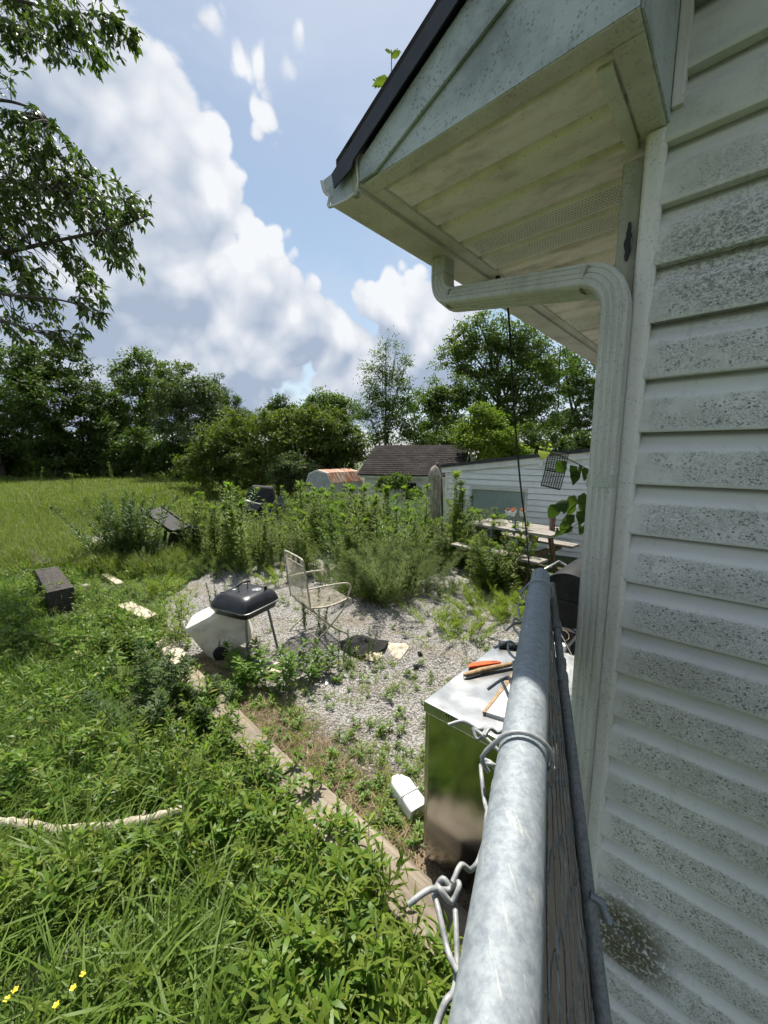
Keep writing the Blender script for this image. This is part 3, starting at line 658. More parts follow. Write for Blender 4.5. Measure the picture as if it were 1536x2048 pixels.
    W = [([(180,1395),(300,1335),(400,1290),(448,1282),(460,1315),(420,1352),(362,1336),(340,1300)], c3, 1.61),
         ([(412,1300),(370,1275),(330,1290),(322,1345),(350,1450),(400,1620),(462,1790)], c3, 1.605),
         ([(430,1360),(442,1500),(450,1700),(432,1880),(385,1950),(330,2050),(250,2300)], c3, 1.60),
         ([(425,1275),(470,1200),(520,1180),(552,1190),(575,1150),(600,1020),(612,920),(622,880)], c3, 1.612),
         ([(690,640),(620,640),(600,612),(580,640),(585,720),(600,800),(618,905)], c3, 1.612),
         ([(600,600),(640,640),(668,670),(655,720),(640,800),(624,900)], c3, 1.608),
         ([(400,410),(480,405),(560,415),(604,440),(594,468),(560,470),(535,435)], c3, 1.60),
         ([(540,430),(600,490),(700,555)], c3, 1.60), ([(600,470),(630,445),(670,435),(720,437)], c3, 1.605),
         ([(620,215),(700,172),(757,146)], c3, 1.60), ([(752,200),(730,160),(700,150),(692,170),(720,235),(748,280)], c3, 1.60),
         ([(635,750),(760,712),(805,708),(800,730),(770,740)], c1, 1.61), ([(790,705),(755,715),(760,765),(835,865)], c1, 1.61), ([(740,600),(800,560),(860,520)], c1, 1.61),
         ([(850,520),(805,515),(800,560),(870,665)], c1, 1.61), ([(870,385),(835,400),(850,470),(885,545)], c1, 1.615), ([(835,272),(900,250),(960,232)], c1, 1.62),
         ([(885,262),(892,320),(925,380)], c1, 1.615), ([(825,865),(795,895),(815,945)], c1, 1.61)]
    for pts, fn, z in W:
        q = [fn(a, z) for a in pts]
        for i, v in enumerate(q): v.z += 0.004 * math.sin(i * 2.2)
        MB().tube([L(v) for v in spline(q, 4)], 0.00195, 7).build('wire', M['wire'], f, smooth=60)
    # tie wires bent over the rail
    for yy, rad in ((1508, .0021), (1178, .0016)):
        c = on(1050, yy, ZR); s = (c - far).dot(d); c = p(s); side = d.cross(Vector((0, 0, 1))).normalized(); pts = []
        if side.x > 0: side = -side
        for a in range(-60, 141, 20):
            pts.append(c + (side * math.cos(R(a)) * -1 + Vector((0, 0, 1)) * math.sin(R(a))) * (.0222 + rad) + d * 0.006 * (a / 90))
        pts.append(pts[-1] + side * .014 + Vector((0, 0, -.02)) + d * .004); pts.append(pts[-1] + Vector((0, 0, -.012)) - side * .006)
        MB().tube([L(v) for v in spline(pts, 3)], rad, 7).build('tie_wire', M['wire'], f, smooth=60)
    return f
build_fence()
# ------------------------------------------------------------------ stainless worktop cabinet and what lies on it
FX, FY, FW, FL, FH = -0.63, 0.10, 0.60, 0.76, 0.85           # house frame: left edge, near face, width, length, height
def build_cabinet():
    c = empty('steel_cabinet', hl(FX, FY, 0), HRZ, 'low stainless steel worktop cabinet standing on gravel behind the galvanised rail', 'cabinet')
    MB().span((0, 0, 0.07), (FW, FL, FH - 0.055)).build('body', M['mirror'], c, bevel=0.006)
    MB().span((-0.014, -0.014, FH - 0.05), (FW + .01, FL + .01, FH)).build('worktop', M['steel'], c, bevel=0.005)
    MB().span((-0.002, 0.0, FH - 0.056), (FW, FL, FH - 0.0505)).build('shadow_gap', M['black'], c)
    d = MB().span((-0.030, 0.022, 0.10), (-0.0065, FL - .02, FH - 0.075)).build('door', M['steel'], c, bevel=0.006)
    MB().span((-0.0062, 0.03, 0.11), (-0.0005, FL - .03, FH - 0.08)).build('gasket', M['black'], c)
    MB().span((-0.046, 0.20, FH - .16), (-0.031, 0.60, FH - .13)).build('handle', M['steel'], d, bevel=0.004)
    for x, y in ((.06, .06), (FW - .06, .06), (.06, FL - .06), (FW - .06, FL - .06)):
        MB().lathe([(.022, 0), (.022, .05), (.03, .06), (.03, .075)], (x, y, 0), 12).build('foot', M['blackplastic'], c, smooth=40)
    for k in range(5):
        MB().slab([(0.10 + k * .012, -0.0146, FH - .006), (0.106 + k * .012, -0.0146, FH - .006), (0.104 + k * .012, -0.0146, FH - .03 - .006 * (k % 3))], (0, -.0004, 0)).build('drip_stain', M['ash'], c)
build_cabinet()
def T(px, py, dz=0.0): return on(px, py, FH + dz)             # a point on the worktop
def build_tabletop_things():
    a = T(928, 1352, .012); b = T(1032, 1326, .02)
    s = empty('pruning_saw', a, math.atan2(b.y - a.y, b.x - a.x), 'old tool with wooden handle lying on the steel worktop', 'tool'); L = (b - a).length
    MB().tube([(0, 0, .004), (L * .06, 0, .004), (L * .3, 0.004, .006), (L * .7, 0, .008), (L, -.004, .010)], [.007, .012, .0135, .0125, .0105], 10).build('handle', M['handle'], s, smooth=60)
    MB().slab([(L * .30, .004, -.010), (L * .98, -.004, -.010), (L * 1.0, -.018, -.010), (L * .32, -.014, -.010)], (0, 0, .0015)).build('blade', M['darkgalv'], s)
    for k in (.86, .93): MB().lathe([(.003, 0), (.003, .003)], (L * k, -.001, .019), 8).build('rivet', M['chrome'], s)
    MB().tube([(-.002, 0, .004), (-.002, 0, -.012)], .0012, 5).build('nail', M['darkgalv'], s)
    a = T(940, 1340, .004); b = T(1004, 1330, .004); o = empty('blade_guard', a, math.atan2(b.y - a.y, b.x - a.x), 'flat orange plastic blade guard behind the wooden tool handle', 'blade guard'); L = (b - a).length
    MB().slab([(-.004, .006, 0), (L, .004, 0), (L * .98, .020, 0), (L * .72, .036, 0), (L * .2, .042, 0), (L * .02, .026, 0)], (0, 0, .014)).build('shell', M['orange'], o, bevel=.004)
    MB().slab([(L * .70, .014, .0142), (L * .9, .012, .0142), (L * .88, .019, .0142), (L * .72, .022, .0142)], (0, 0, .0006)).build('slot', M['black'], o)
    p = [T(970, 1432), T(1030, 1360)]
    w = empty('steel_cover', p[0], math.atan2((p[1] - p[0]).y, (p[1] - p[0]).x), 'bent steel cover plate with a wooden edge beside the rail', 'cover'); L = (p[1] - p[0]).length
    MB().slab([(0, 0, .004), (L, -.004, .02), (L, .016, .02), (0, .012, .004)], (0, 0, .012)).build('wooden_edge', M['handle'], w, bevel=.002)
    MB().slab([(.004, -.002, .014), (L, -.006, .030), (L + .02, -.16, .03), (.03, -.13, .014)], (0, 0, .002)).build('plate', M['steel'], w)
    MB().slab([(.004, -.002, .0135), (.03, -.13, .0135), (.028, -.13, .0005), (.003, -.002, .0005)], (-.002, 0, 0)).build('plate_lip', M['steel'], w)
    k = T(1018, 1290, .018); k2 = T(1040, 1294, .018)
    MBk = MB().box((0, 0, 0), (.11, .035, .03)); o = MBk.build('black_clamp', M['blackplastic'], None, bevel=.006); o.location = k; o.rotation_euler = (0, 0, R(-15))
    tag(o, 'small black plastic clamp at the far edge of the worktop', 'clamp')
    q = T(1119, 1300, .0); r = empty('tape_roll', q, R(20), 'round white roll of tape on the worktop behind the rail', 'tape')
    MB().lathe([(.014, 0), (.030, 0), (.030, .034), (.014, .034), (.014, 0)], (0, 0, 0), 20).build('roll', M['jug'], r, smooth=40)
    MB().lathe([(.013, .002), (.0138, .002), (.0138, .036), (.013, .036), (.013, .002)], (0, 0, 0), 16).build('core', M['paper'], r, smooth=40)
    # crumpled clear bag
    m, t, bs = material('clear_plastic_bag'); pbsdf(t, bs, (0.85, 0.87, 0.87), 0.12, 0.0, t.bump(t.noise(t.obj(), 22, 4), .5, .01)); bs.inputs['Alpha'].default_value = 0.38
    rr = random.Random(2); c = T(1132, 1340); g = MB(); n = 12; vs = []; fs = []
    for i in range(n + 1):
        for j in range(n + 1):
            u, v = i / n, j / n; hgt = .05 * math.sin(math.pi * u) * math.sin(math.pi * v) + rr.uniform(0, .018)
            vs.append((u * .22 - .11, v * .32 - .16, hgt * (0.2 if i in (0, n) or j in (0, n) else 1) + .002))
    for i in range(n):
        for j in range(n): k = i * (n + 1) + j; fs.append((k, k + n + 1, k + n + 2, k + 1))
    o = g.add(vs, fs).build('plastic_bag', m, None, smooth=35); o.location = c; o.rotation_euler = (0, 0, HRZ + .2); tag(o, 'crumpled clear plastic bag on the worktop by the downspout', 'bag')
    for i, (pts, col, lab) in enumerate((([(1105, 1262), (1118, 1258), (1134, 1264), (1138, 1276), (1128, 1284)], 'handle', 'tan looped cord at the far edge of the steel worktop'), ([(1120, 1322), (1130, 1330), (1126, 1345), (1136, 1368), (1140, 1390)], 'rope', 'loose pale string under the plastic bag'))):
        o = MB().tube(spline([T(x, y, .006 + .02 * (i == 0) * (0 < k < 4)) for k, (x, y) in enumerate(pts)], 4), .0022, 5).build('loose_cord', M[col], None, smooth=60); tag(o, lab, 'cord')
build_tabletop_things()

# ------------------------------------------------------------------ barrel smoker behind the cabinet
def build_smoker():
    c = at(1134, 1202, 3.1); s = empty('barrel_smoker', (c.x, c.y, 0), HRZ, 'black barrel smoker grill with short chimney half hidden by the downspout', 'grill'); zc = c.z; r = 0.225
    MB().lathe([(r * .985, 0), (r, .006), (r, .80), (r * .985, .806)], (0, 0, zc), 40, 'Y').build('barrel', M['smoker'], s, smooth=40)
    MB().box((0, -.004, zc - .012), (2 * r + .01, .012, .012)).build('lid_seam', M['black'], s)
    MB().lathe([(.012, 0), (.012, -.006)], (.0, -.002, zc + .05), 10, 'Y').build('vent_hole', M['black'], s)
    MB().tube([(.10, .12, zc + r * .8), (.10, .12, zc + r + .22)], .045, 18).build('chimney', M['smoker'], s, smooth=50)
    for x, y in ((-.17, .06), (.17, .06), (-.17, .74), (.17, .74)):
        MB().tube([(x * .9, y, zc - r * .6), (x * 1.15, y, 0)], .014, 8).build('leg', M['smoker'], s, smooth=50)
    MB().span((-.24, .02, .20), (.24, .78, .22)).build('lower_shelf', M['smoker'], s)
    MB().span((-.36, .02, zc - .14), (-.225, .78, zc - .115)).build('side_shelf', M['smoker'], s, bevel=.004)
    MB().tube([(-.2, .2, zc + .12), (-.27, .2, zc + .15), (-.27, .6, zc + .15), (-.2, .6, zc + .12)], .009, 8).build('handle', M['chrome'], s, smooth=50)
build_smoker()

# ------------------------------------------------------------------ charcoal grill
def rrect(hx, hy, r, n=5):
    o = []
    for cx, cy, a0 in ((1, 1, 0), (-1, 1, 90), (-1, -1, 180), (1, -1, 270)):
        for k in range(n): a = R(a0 + 90 * k / (n - 1)); o.append((cx * (hx - r) + r * math.cos(a), cy * (hy - r) + r * math.sin(a)))
    return o
def loft(layers, n=5):
    b = MB(); vs = []; fs = []; k = 4 * n
    for hx, hy, r, z in layers: vs += [(x, y, z) for x, y in rrect(hx, hy, r, n)]
    for i in range(len(layers) - 1):
        for j in range(k): fs.append((i * k + j, i * k + (j + 1) % k, (i + 1) * k + (j + 1) % k, (i + 1) * k + j))
    fs += [tuple(range(k))[::-1], tuple(range((len(layers) - 1) * k, len(layers) * k))]; return b.add(vs, fs)
def build_grill():
    feet = [on(440, 1328), on(476, 1346), on(556, 1291), on(511, 1304)]
    c = on(497, 1315); D = 3.62
    g = empty('charcoal_grill', (c.x, c.y, 0), R(-26), 'black square charcoal grill with domed lid on four grey legs', 'grill')
    z0 = 0.535
    loft([(.15, .15, .05, z0 - .075), (.20, .20, .055, z0 - .055), (.222, .222, .055, z0)]).build('bowl', M['enamel'], g, smooth=40)
    loft([(.232, .232, .06, z0 + .001), (.234, .234, .06, z0 + .010), (.228, .228, .06, z0 + .014)]).build('rim', M['greypaint'], g, smooth=40)
    lid = loft([(.226, .226, .06, z0 + .0145), (.218, .218, .07, z0 + .060), (.195, .195, .075, z0 + .098), (.165, .165, .07, z0 + .120), (.13, .13, .05, z0 + .128)]).build('lid', M['enamel'], g, smooth=40)
    zt = z0 + .128
    for e in (-.055, .055): MB().tube([(-.02, e, zt - .005), (-.02, e, zt + .055)], .006, 8).build('handle_post', M['greypaint'], lid, smooth=50)
    MB().tube([(-.02, -.085, zt + .052)] + arc((-.02, -.06, zt + .060), (-.02, 0, zt + .074), (-.02, .06, zt + .060), 5) + [(-.02, .085, zt + .052)], [.008] + [.010] * 6 + [.008], 8).build('handle_grip', M['blackplastic'], lid, smooth=50)
    v = MB().lathe([(.040, 0), (.040, .003), (.008, .005)], (.09, .055, zt + .0005), 20).build('vent_plate', M['chrome'], lid, smooth=30)
    for k in range(5):
        a = k * 2 * math.pi / 5; MB().lathe([(.008, 0), (.008, .0015)], (.09 + .025 * math.cos(a), .055 + .025 * math.sin(a), zt + .0035), 8).build('vent_hole', M['black'], v)
    MB().lathe([(.018, 0), (.018, .003), (.004, .004)], (-.10, -.03, zt - .003), 12).build('thermometer', M['chrome'], lid, smooth=30)
    MB().box((.155, .10, zt + .012), (.012, .03, .035)).build('vent_knob', M['blackplastic'], lid, bevel=.003)
    MB().box((-.115, -.12, z0 + .118), (.10, .035, .008), Matrix.Rotation(R(-24), 3, 'X')).build('lid_badge', M['blackplastic'], lid)
    for x, y in ((-1, -1), (1, -1), (1, 1), (-1, 1)):
        MB().tube([(x * .135, y * .135, z0 - .06), (x * .195, y * .195, 0.0)], .0115, 8).build('leg', M['greypaint'], g, smooth=50)
build_grill()

# ------------------------------------------------------------------ wheeled cooler box tipped on its side
def build_cooler():
    c = on(448, 1324) + Vector((0, .16, 0)); g = empty('cooler_box', (c.x, c.y, 0.02), R(14), 'dirty white wheeled cooler box tipped against the weeds behind the grill', 'cooler')
    Rm = Matrix.Rotation(R(-25), 4, 'Y')
    tr = lambda p: Rm @ (Vector(p) + Vector((.21, 0, 0))) - Vector((.16, 0, 0))
    b = loft([(.215, .15, .04, .0), (.232, .165, .045, .10), (.25, .18, .045, .34), (.26, .188, .045, .36), (.26, .188, .045, .40), (.25, .18, .05, .425)])
    b.v = [tuple(tr(p)) for p in b.v]; b.build('tub', M['cooler'], g, smooth=35)
    p = MB().box((0, 0, 0), (.36, .006, .25)); p.v = [tuple(tr((q[0], q[1] - .166 + (q[2]) * -.045, q[2] + .17))) for q in p.v]; p.build('side_panel', M['cooler'], g, bevel=.006)
    for s in (-1, 1):
        h = MB().tube([(-.26, .07 * s, .36), (-.285, .07 * s, .41), (-.275, .07 * s, .47), (-.255, .07 * s, .47)], [.014, .013, .011, .008], 8); h.v = [tuple(tr(q)) for q in h.v]; h.build('handle_arm', M['cooler'], g, smooth=50)
    w = MB().lathe([(.02, -.022), (.066, -.022), (.070, -.012), (.070, .012), (.066, .022), (.02, .022)], tr((-.09, -.182, .035)), 24, 'Y').build('wheel', M['blackplastic'], g, smooth=40)
    MB().lathe([(.020, -.024), (.016, -.030)], tr((-.09, -.182, .035)), 14, 'Y').build('hub', M['blackplastic'], w, smooth=40)
    g.location.z = 0.015; g.scale = (.92, .92, .92)
build_cooler()

# ------------------------------------------------------------------ cream spring chair
def build_chair():
    feet = (on(627, 1300) + on(570, 1268)) / 2; a = math.atan2(.58, .81); c = feet + Vector((math.cos(a), math.sin(a), 0)) * .20
    g = empty('patio_chair', (c.x, c.y, 0), a, 'weathered cream wrought iron spring chair with mesh seat on gravel', 'chair')
    W = .245; zs = .43
    # back frame: closed loop leaning slightly back
    def B(u, z): return Vector((-.17 - (z - zs) * .12, u, z))
    loop = spline([B(-W, zs - .02), B(-W, .75), B(-W + .01, .88), B(-W + .05, .915), B(0, .92), B(W - .05, .915), B(W - .01, .88), B(W, .75), B(W, zs - .02)], 5)
    MB().tube(loop, .0088, 8).build('back_frame', M['cream'], g, smooth=60)
    MB().tube([B(-W, .845), B(W, .845)], .006, 6).build('back_crossbar', M['cream'], g)
    for k in range(4):
        x = -W + .06 + k * .122; p = []
        for i in range(13): th = i / 12 * 2 * math.pi * 1.1; r_ = .008 + .019 * i / 12; p.append(B(x + r_ * math.cos(th), .880 + r_ * math.sin(th)))
        MB().tube(p, .004, 5).build('scroll', M['cream'], g, smooth=60)
    m = MB()                                                # expanded metal: crossed strands
    for i in range(26):
        z = zs + .005 + i * .0161; m.tube([B(-W, z), B(W, z)], .0017, 4, caps=False)
    for i in range(22):
        u = -W + (i + .5) * 2 * W / 22; m.tube([B(u, zs), B(u, .845)], .0016, 4, caps=False)
    m.build('back_mesh', M['cream'], g)
    def Sx(s, u): return Vector((-.17 + .42 * s, u, zs - .03 * math.sin(s * 3.1) + .012 * s))
    m = MB()
    for i in range(26): m.tube([Sx(i / 25, -W), Sx(i / 25, W)], .0026, 4, caps=False)
    for i in range(34):
        u = -W + i * 2 * W / 33; m.tube([Sx(k / 6, u) for k in range(7)], .0024, 4, caps=False)
    m.build('seat_mesh', M['cream'], g)
    for s in (-1, 1):
        MB().tube([Sx(k / 8, W * s) for k in range(9)] + [Vector((.27, W * s, zs - .02))], .0105, 8).build('seat_rail', M['cream'], g, smooth=60)
        MB().tube(spline([B(W * s, .62), Vector((-.02, W * s * 1.06, .625)), Vector((.20, W * s * 1.08, .615)), Vector((.265, W * s * 1.08, .57)), Vector((.25, W * s * 1.04, .50)), Vector((.235, W * s, zs))], 5), .0092, 8).build('arm', M['cream'], g, smooth=60)
        p = [Vector((.25 + (.012 + .026 * i / 10) * math.cos(i * .75), W * s, zs - .025 + (.012 + .026 * i / 10) * math.sin(i * .75))) for i in range(11)]
        MB().tube(p, .009, 6).build('front_scroll', M['cream'], g, smooth=60)
        MB().tube(spline([Vector((.24, W * s, zs - .02)), Vector((.17, W * s, .32)), Vector((-.02, W * s, .15)), Vector((-.16, W * s, .055)), Vector((-.21, W * s, 0.008))], 5), .0092, 8).build('leg', M['cream'], g, smooth=60)
        MB().tube(spline([Vector((-.15, W * s, zs - .02)), Vector((-.06, W * s, .30)), Vector((.10, W * s, .15)), Vector((.22, W * s, .07)), Vector((.25, W * s, .008))], 5), .009, 8).build('leg', M['cream'], g, smooth=60)
    for x, z in ((-.10, .10), (.14, .12), (.02, .20)): MB().tube([(x, -W, z), (x, W, z)], .007, 6).build('stretcher', M['cream'], g, smooth=60)
    MB().tube([(-.15, -W, .40), (.14, W, .12)], .005, 6).build('cross_brace', M['cream'], g); MB().tube([(-.15, W, .40), (.14, -W, .12)], .005, 6).build('cross_brace', M['cream'], g)
build_chair()

# ------------------------------------------------------------------ white jug, burnt litter, strip
def build_litter():
    c = on(812, 1612); g = empty('plastic_jug', (c.x, c.y, .062), R(122), 'white plastic jug lying on its side by the steel cabinet', 'jug')
    b = loft([(.047, .047, .014, -.10), (.050, .050, .016, -.09), (.048, .048, .018, .0), (.049, .049, .018, .04), (.036, .036, .02, .080), (.022, .022, .012, .092), (.022, .022, .012, .100)])
    Rm = Matrix.Rotation(R(82), 4, 'Y'); b.v = [tuple(Rm @ Vector(p) * 1.15) for p in b.v]; b.build('bottle', M['jug'], g, smooth=40)
    r = MB().tube([(-.035, -.058, .02), (-.035, -.053, .054), (-.035, .053, .054), (-.035, .058, .02)], .003, 6).build('moulded_ring', M['jug'], g, smooth=50)
    rr = random.Random(8)
    def crumple(name, pts, mat, label, cat, z=.03, amp=.025, thick=.0015):
        P = [on(x, y, .012) for x, y in pts]; cen = sum(P, Vector()) / len(P); b = MB(); n = 7; vs = []; fs = []; k = len(P)
        for i in range(n + 1):
            for p in P:
                q = cen.lerp(p, i / n); vs.append((q.x - cen.x, q.y - cen.y, q.z + z * (1 - (i / n) ** 2) * .6 + rr.uniform(0, amp)))
        for i in range(n):
            for j in range(k): fs.append((i * k + j, i * k + (j + 1) % k, (i + 1) * k + (j + 1) % k, (i + 1) * k + j))
        o = b.add(vs, fs).build(name, mat, None, smooth=25); o.location = (cen.x, cen.y, 0)
        s = o.modifiers.new('thickness', 'SOLIDIFY'); s.thickness = thick; s.offset = 1
        return tag(o, label, cat)
    crumple('ash_heap', [(680, 1290), (700, 1278), (725, 1275), (750, 1280), (778, 1288), (770, 1305), (745, 1314), (722, 1322), (700, 1312), (684, 1302)], M['ash'], 'black heap of burnt ash on the gravel near the chair', 'ash', .06, .045, .004)
    crumple('cardboard_scrap', [(772, 1286), (790, 1288), (812, 1290), (818, 1296), (812, 1306), (800, 1320), (785, 1316), (778, 1302)], M['paper'], 'pale scorched cardboard sheet right of the ash heap', 'cardboard', .01, .02)
    crumple('cardboard_scrap', [(722, 1312), (738, 1304), (750, 1310), (764, 1306), (764, 1316), (752, 1326), (738, 1326), (724, 1320)], M['paper'], 'crumpled tan cardboard in front of the ash heap', 'cardboard', .02, .028)
    crumple('charcoal_lump', [(834, 1308), (842, 1307), (846, 1314), (838, 1317)], M['ash'], 'upper of two black charcoal lumps on gravel right of the cardboard', 'charcoal', .03, .02)
    crumple('charcoal_lump', [(826, 1333), (836, 1331), (838, 1340), (828, 1342)], M['ash'], 'lower of two black charcoal lumps on gravel right of the cardboard', 'charcoal', .03, .02)
    a, b2 = on(651, 1359, .02), on(657, 1382, .02); o = MB().slab([(0, 0, 0), (.02, .004, 0), (.026, -.085, .004), (.012, -.088, .004)], (0, 0, .002)).build('white_strip', M['jug']); o.location = a; tag(o, 'small white plastic strip on gravel below the chair', 'strip')
    c = on(480, 1380, .012); o = MB().slab([(-.05, -.03, 0), (.02, -.045, .004), (.055, .01, 0), (.0, .04, .006), (-.05, .02, 0)], (0, 0, .004)).build('foil_scrap', M['chrome']); o.location = c; tag(o, 'crumpled silver foil scrap at the timber edge below the grill', 'foil')
build_litter()

# ------------------------------------------------------------------ timbers, branch, slabs along the yard edge
def beam(name, p0, p1, w, h, mat, label, z0=0.0, end_rough=.02, seed=0, cat='timber'):
    p0, p1 = Vector(p0), Vector(p1); d = p1 - p0; L = d.length; rr = random.Random(seed); o = empty(name, (p0.x, p0.y, z0), math.atan2(d.y, d.x), label, cat)
    n = 14; vs = []; fs = []; ring = rrect(w / 2, h / 2, .012, 3); k = len(ring)
    for i in range(n + 1):
        for (u, v) in ring:
            j = rr.uniform(-1, 1) * .006
            vs.append((L * i / n + (rr.uniform(-1, 1) * end_rough if i in (0, n) else 0), u + j, v + h / 2 + j))
    for i in range(n):
        for j in range(k): fs.append((i * k + j, i * k + (j + 1) % k, (i + 1) * k + (j + 1) % k, (i + 1) * k + j))
    fs += [tuple(range(k))[::-1], tuple(range(n * k, (n + 1) * k))]
    MB().add(vs, fs).build('beam', mat, o, smooth=35); return o
def E(x, y=-.07): return hl(x, y)
beam('edging_timber', E(0.45, -.12), E(-1.42, -.105), .20, .15, M['timber'], 'grey weathered edging timber nearest the camera beside the steel cabinet', seed=1)
beam('edging_timber', E(-1.46, -.075), E(-3.05, -.02), .16, .10, M['timber'], 'edging timber half buried in weeds beside the grill', seed=2)
beam('edging_timber', E(-3.2, .02), E(-3.75, .06), .15, .10, M['paleboard'], 'short pale edging timber in the weeds left of the cooler', seed=3)
p0, p1 = on(305, 1250), on(252, 1222)
beam('edging_timber', p0, p1, .16, .10, M['paleboard'], 'pale timber end poking out of the weeds above the cooler', seed=4)
beam('pale_plank', on(243, 1175), on(212, 1155), .10, .06, M['paleboard'], 'short pale plank lying in the weeds beyond the black timber', seed=5, cat='plank')
beam('black_timber', on(126, 1222) , on(98, 1172), .26, .27, M['char'], 'thick black tarred timber end in the grass at left', seed=6)
beam('black_timber', on(92, 1146), on(66, 1120), .22, .17, M['char'], 'mossy black timber farther back at left', seed=7)
def build_branch():
    P = [on(-60, 1650, .12), on(10, 1645, .13), on(70, 1656, .12), on(140, 1662, .12), on(210, 1655, .13), on(270, 1647, .13), on(320, 1634, .14), on(366, 1620, .15)]
    b = MB(); pts = spline(P, 6); rr = random.Random(3); rs = [.025 + .004 * rr.uniform(-1, 1) + .003 * math.sin(i * .7) for i in range(len(pts))]
    for k, a, l_ in ((9, .7, .05), (20, -.9, .035), (31, 1.0, .04)):
        q = pts[k]; b.tube([q, q + Vector((math.cos(a) * l_ * .5, math.sin(a) * l_, l_ * .8))], [.011, .005], 7)
    tag(b.tube(pts, rs, 10).build('fallen_branch', M['log'], None, smooth=60), 'long pale barkless branch lying across the grass', 'branch')
    rr = random.Random(12)
    def rock(name, c, sx, sy, sz, rz, mat, label):
        n, m_ = 10, 5; b = MB(); vs = []; fs = []
        for i in range(m_):
            t = i / (m_ - 1); r_ = [1.0, 1.04, .98, .9, .0][i]; z = [0, .4, .8, 1, 1.02][i]
            for j in range(n): a = 2 * math.pi * j / n; q = r_ * (1 + .16 * math.sin(3 * a + 1 + rz) + rr.uniform(-.1, .1)); vs.append((sx * q * math.cos(a), sy * q * math.sin(a), sz * z + rr.uniform(-.006, .006)))
        for i in range(m_ - 1):
            for j in range(n): fs.append((i * n + j, i * n + (j + 1) % n, (i + 1) * n + (j + 1) % n, (i + 1) * n + j))
        o = b.add(vs, fs).build(name, mat, None, smooth=30); o.location = c; o.rotation_euler = (0, 0, rz); tag(o, label, 'stone'); return o
    rock('flat_stone', on(50, 1965), .22, .10, .09, .6, M['stone'], 'largest pale flat stone slab at the lower left corner')
    rock('flat_stone', on(235, 1868), .14, .06, .09, .5, M['stone'], 'pale flat stone showing through tall grass above the corner slab')
    rock('flat_stone', on(350, 1810), .09, .05, .09, .3, M['stone'], 'small pale stone between grass blades near the foreground')
    rock('flat_stone', on(560, 1345), .14, .09, .06, .4, M['paleboard'], 'tan stone under the leafy sapling below the grill')
    rock('concrete_chunk', on(152, 1185), .17, .09, .08, .9, M['stone'], 'pale concrete chunk beside the thick black timber')
    rock('concrete_chunk', on(135, 1103), .17, .08, .06, .2, M['stone'], 'pale rubble at the near side of the mossy black timber')
    rock('concrete_chunk', on(100, 1098), .13, .07, .06, .7, M['stone'], 'pale rubble behind the mossy black timber')
    c = on(215, 1078); o = MB().lathe([(.62, 0), (.66, .02), (.66, .05), (.60, .065), (.30, .07)], (0, 0, 0), 28).build('concrete_pad', M['concrete'], None, smooth=35); o.location = c
    tag(o, 'round grey concrete pad behind the dark bushy weed', 'slab')
    s = MB().slab([(0, 0, 0), (.5, .02, .0), (.52, .30, .01), (.05, .33, 0)], (0, 0, .006)).build('grey_sheet', M['tarp'], None); s.location = on(560, 1960, .02); s.rotation_euler = (0, 0, .3); tag(s, 'grey plastic sheet under the weeds near the fence', 'sheet')
build_branch()
beam('garden_rail', on(60, 1066), on(160, 1060), .09, .05, M['plank'], 'thin grey board lying at the lawn edge behind the concrete pad', seed=8, cat='board')
beam('garden_rail', on(285, 1056), on(420, 1056), .08, .05, M['plank'], 'thin grey board at the lawn edge behind the toppled black chair', seed=9, cat='board')
beam('pipe_strip', on(850, 1143), on(965, 1168), .02, .02, M['rope'], 'thin pale pipe lying on gravel before the right weeds', seed=10, cat='pipe')

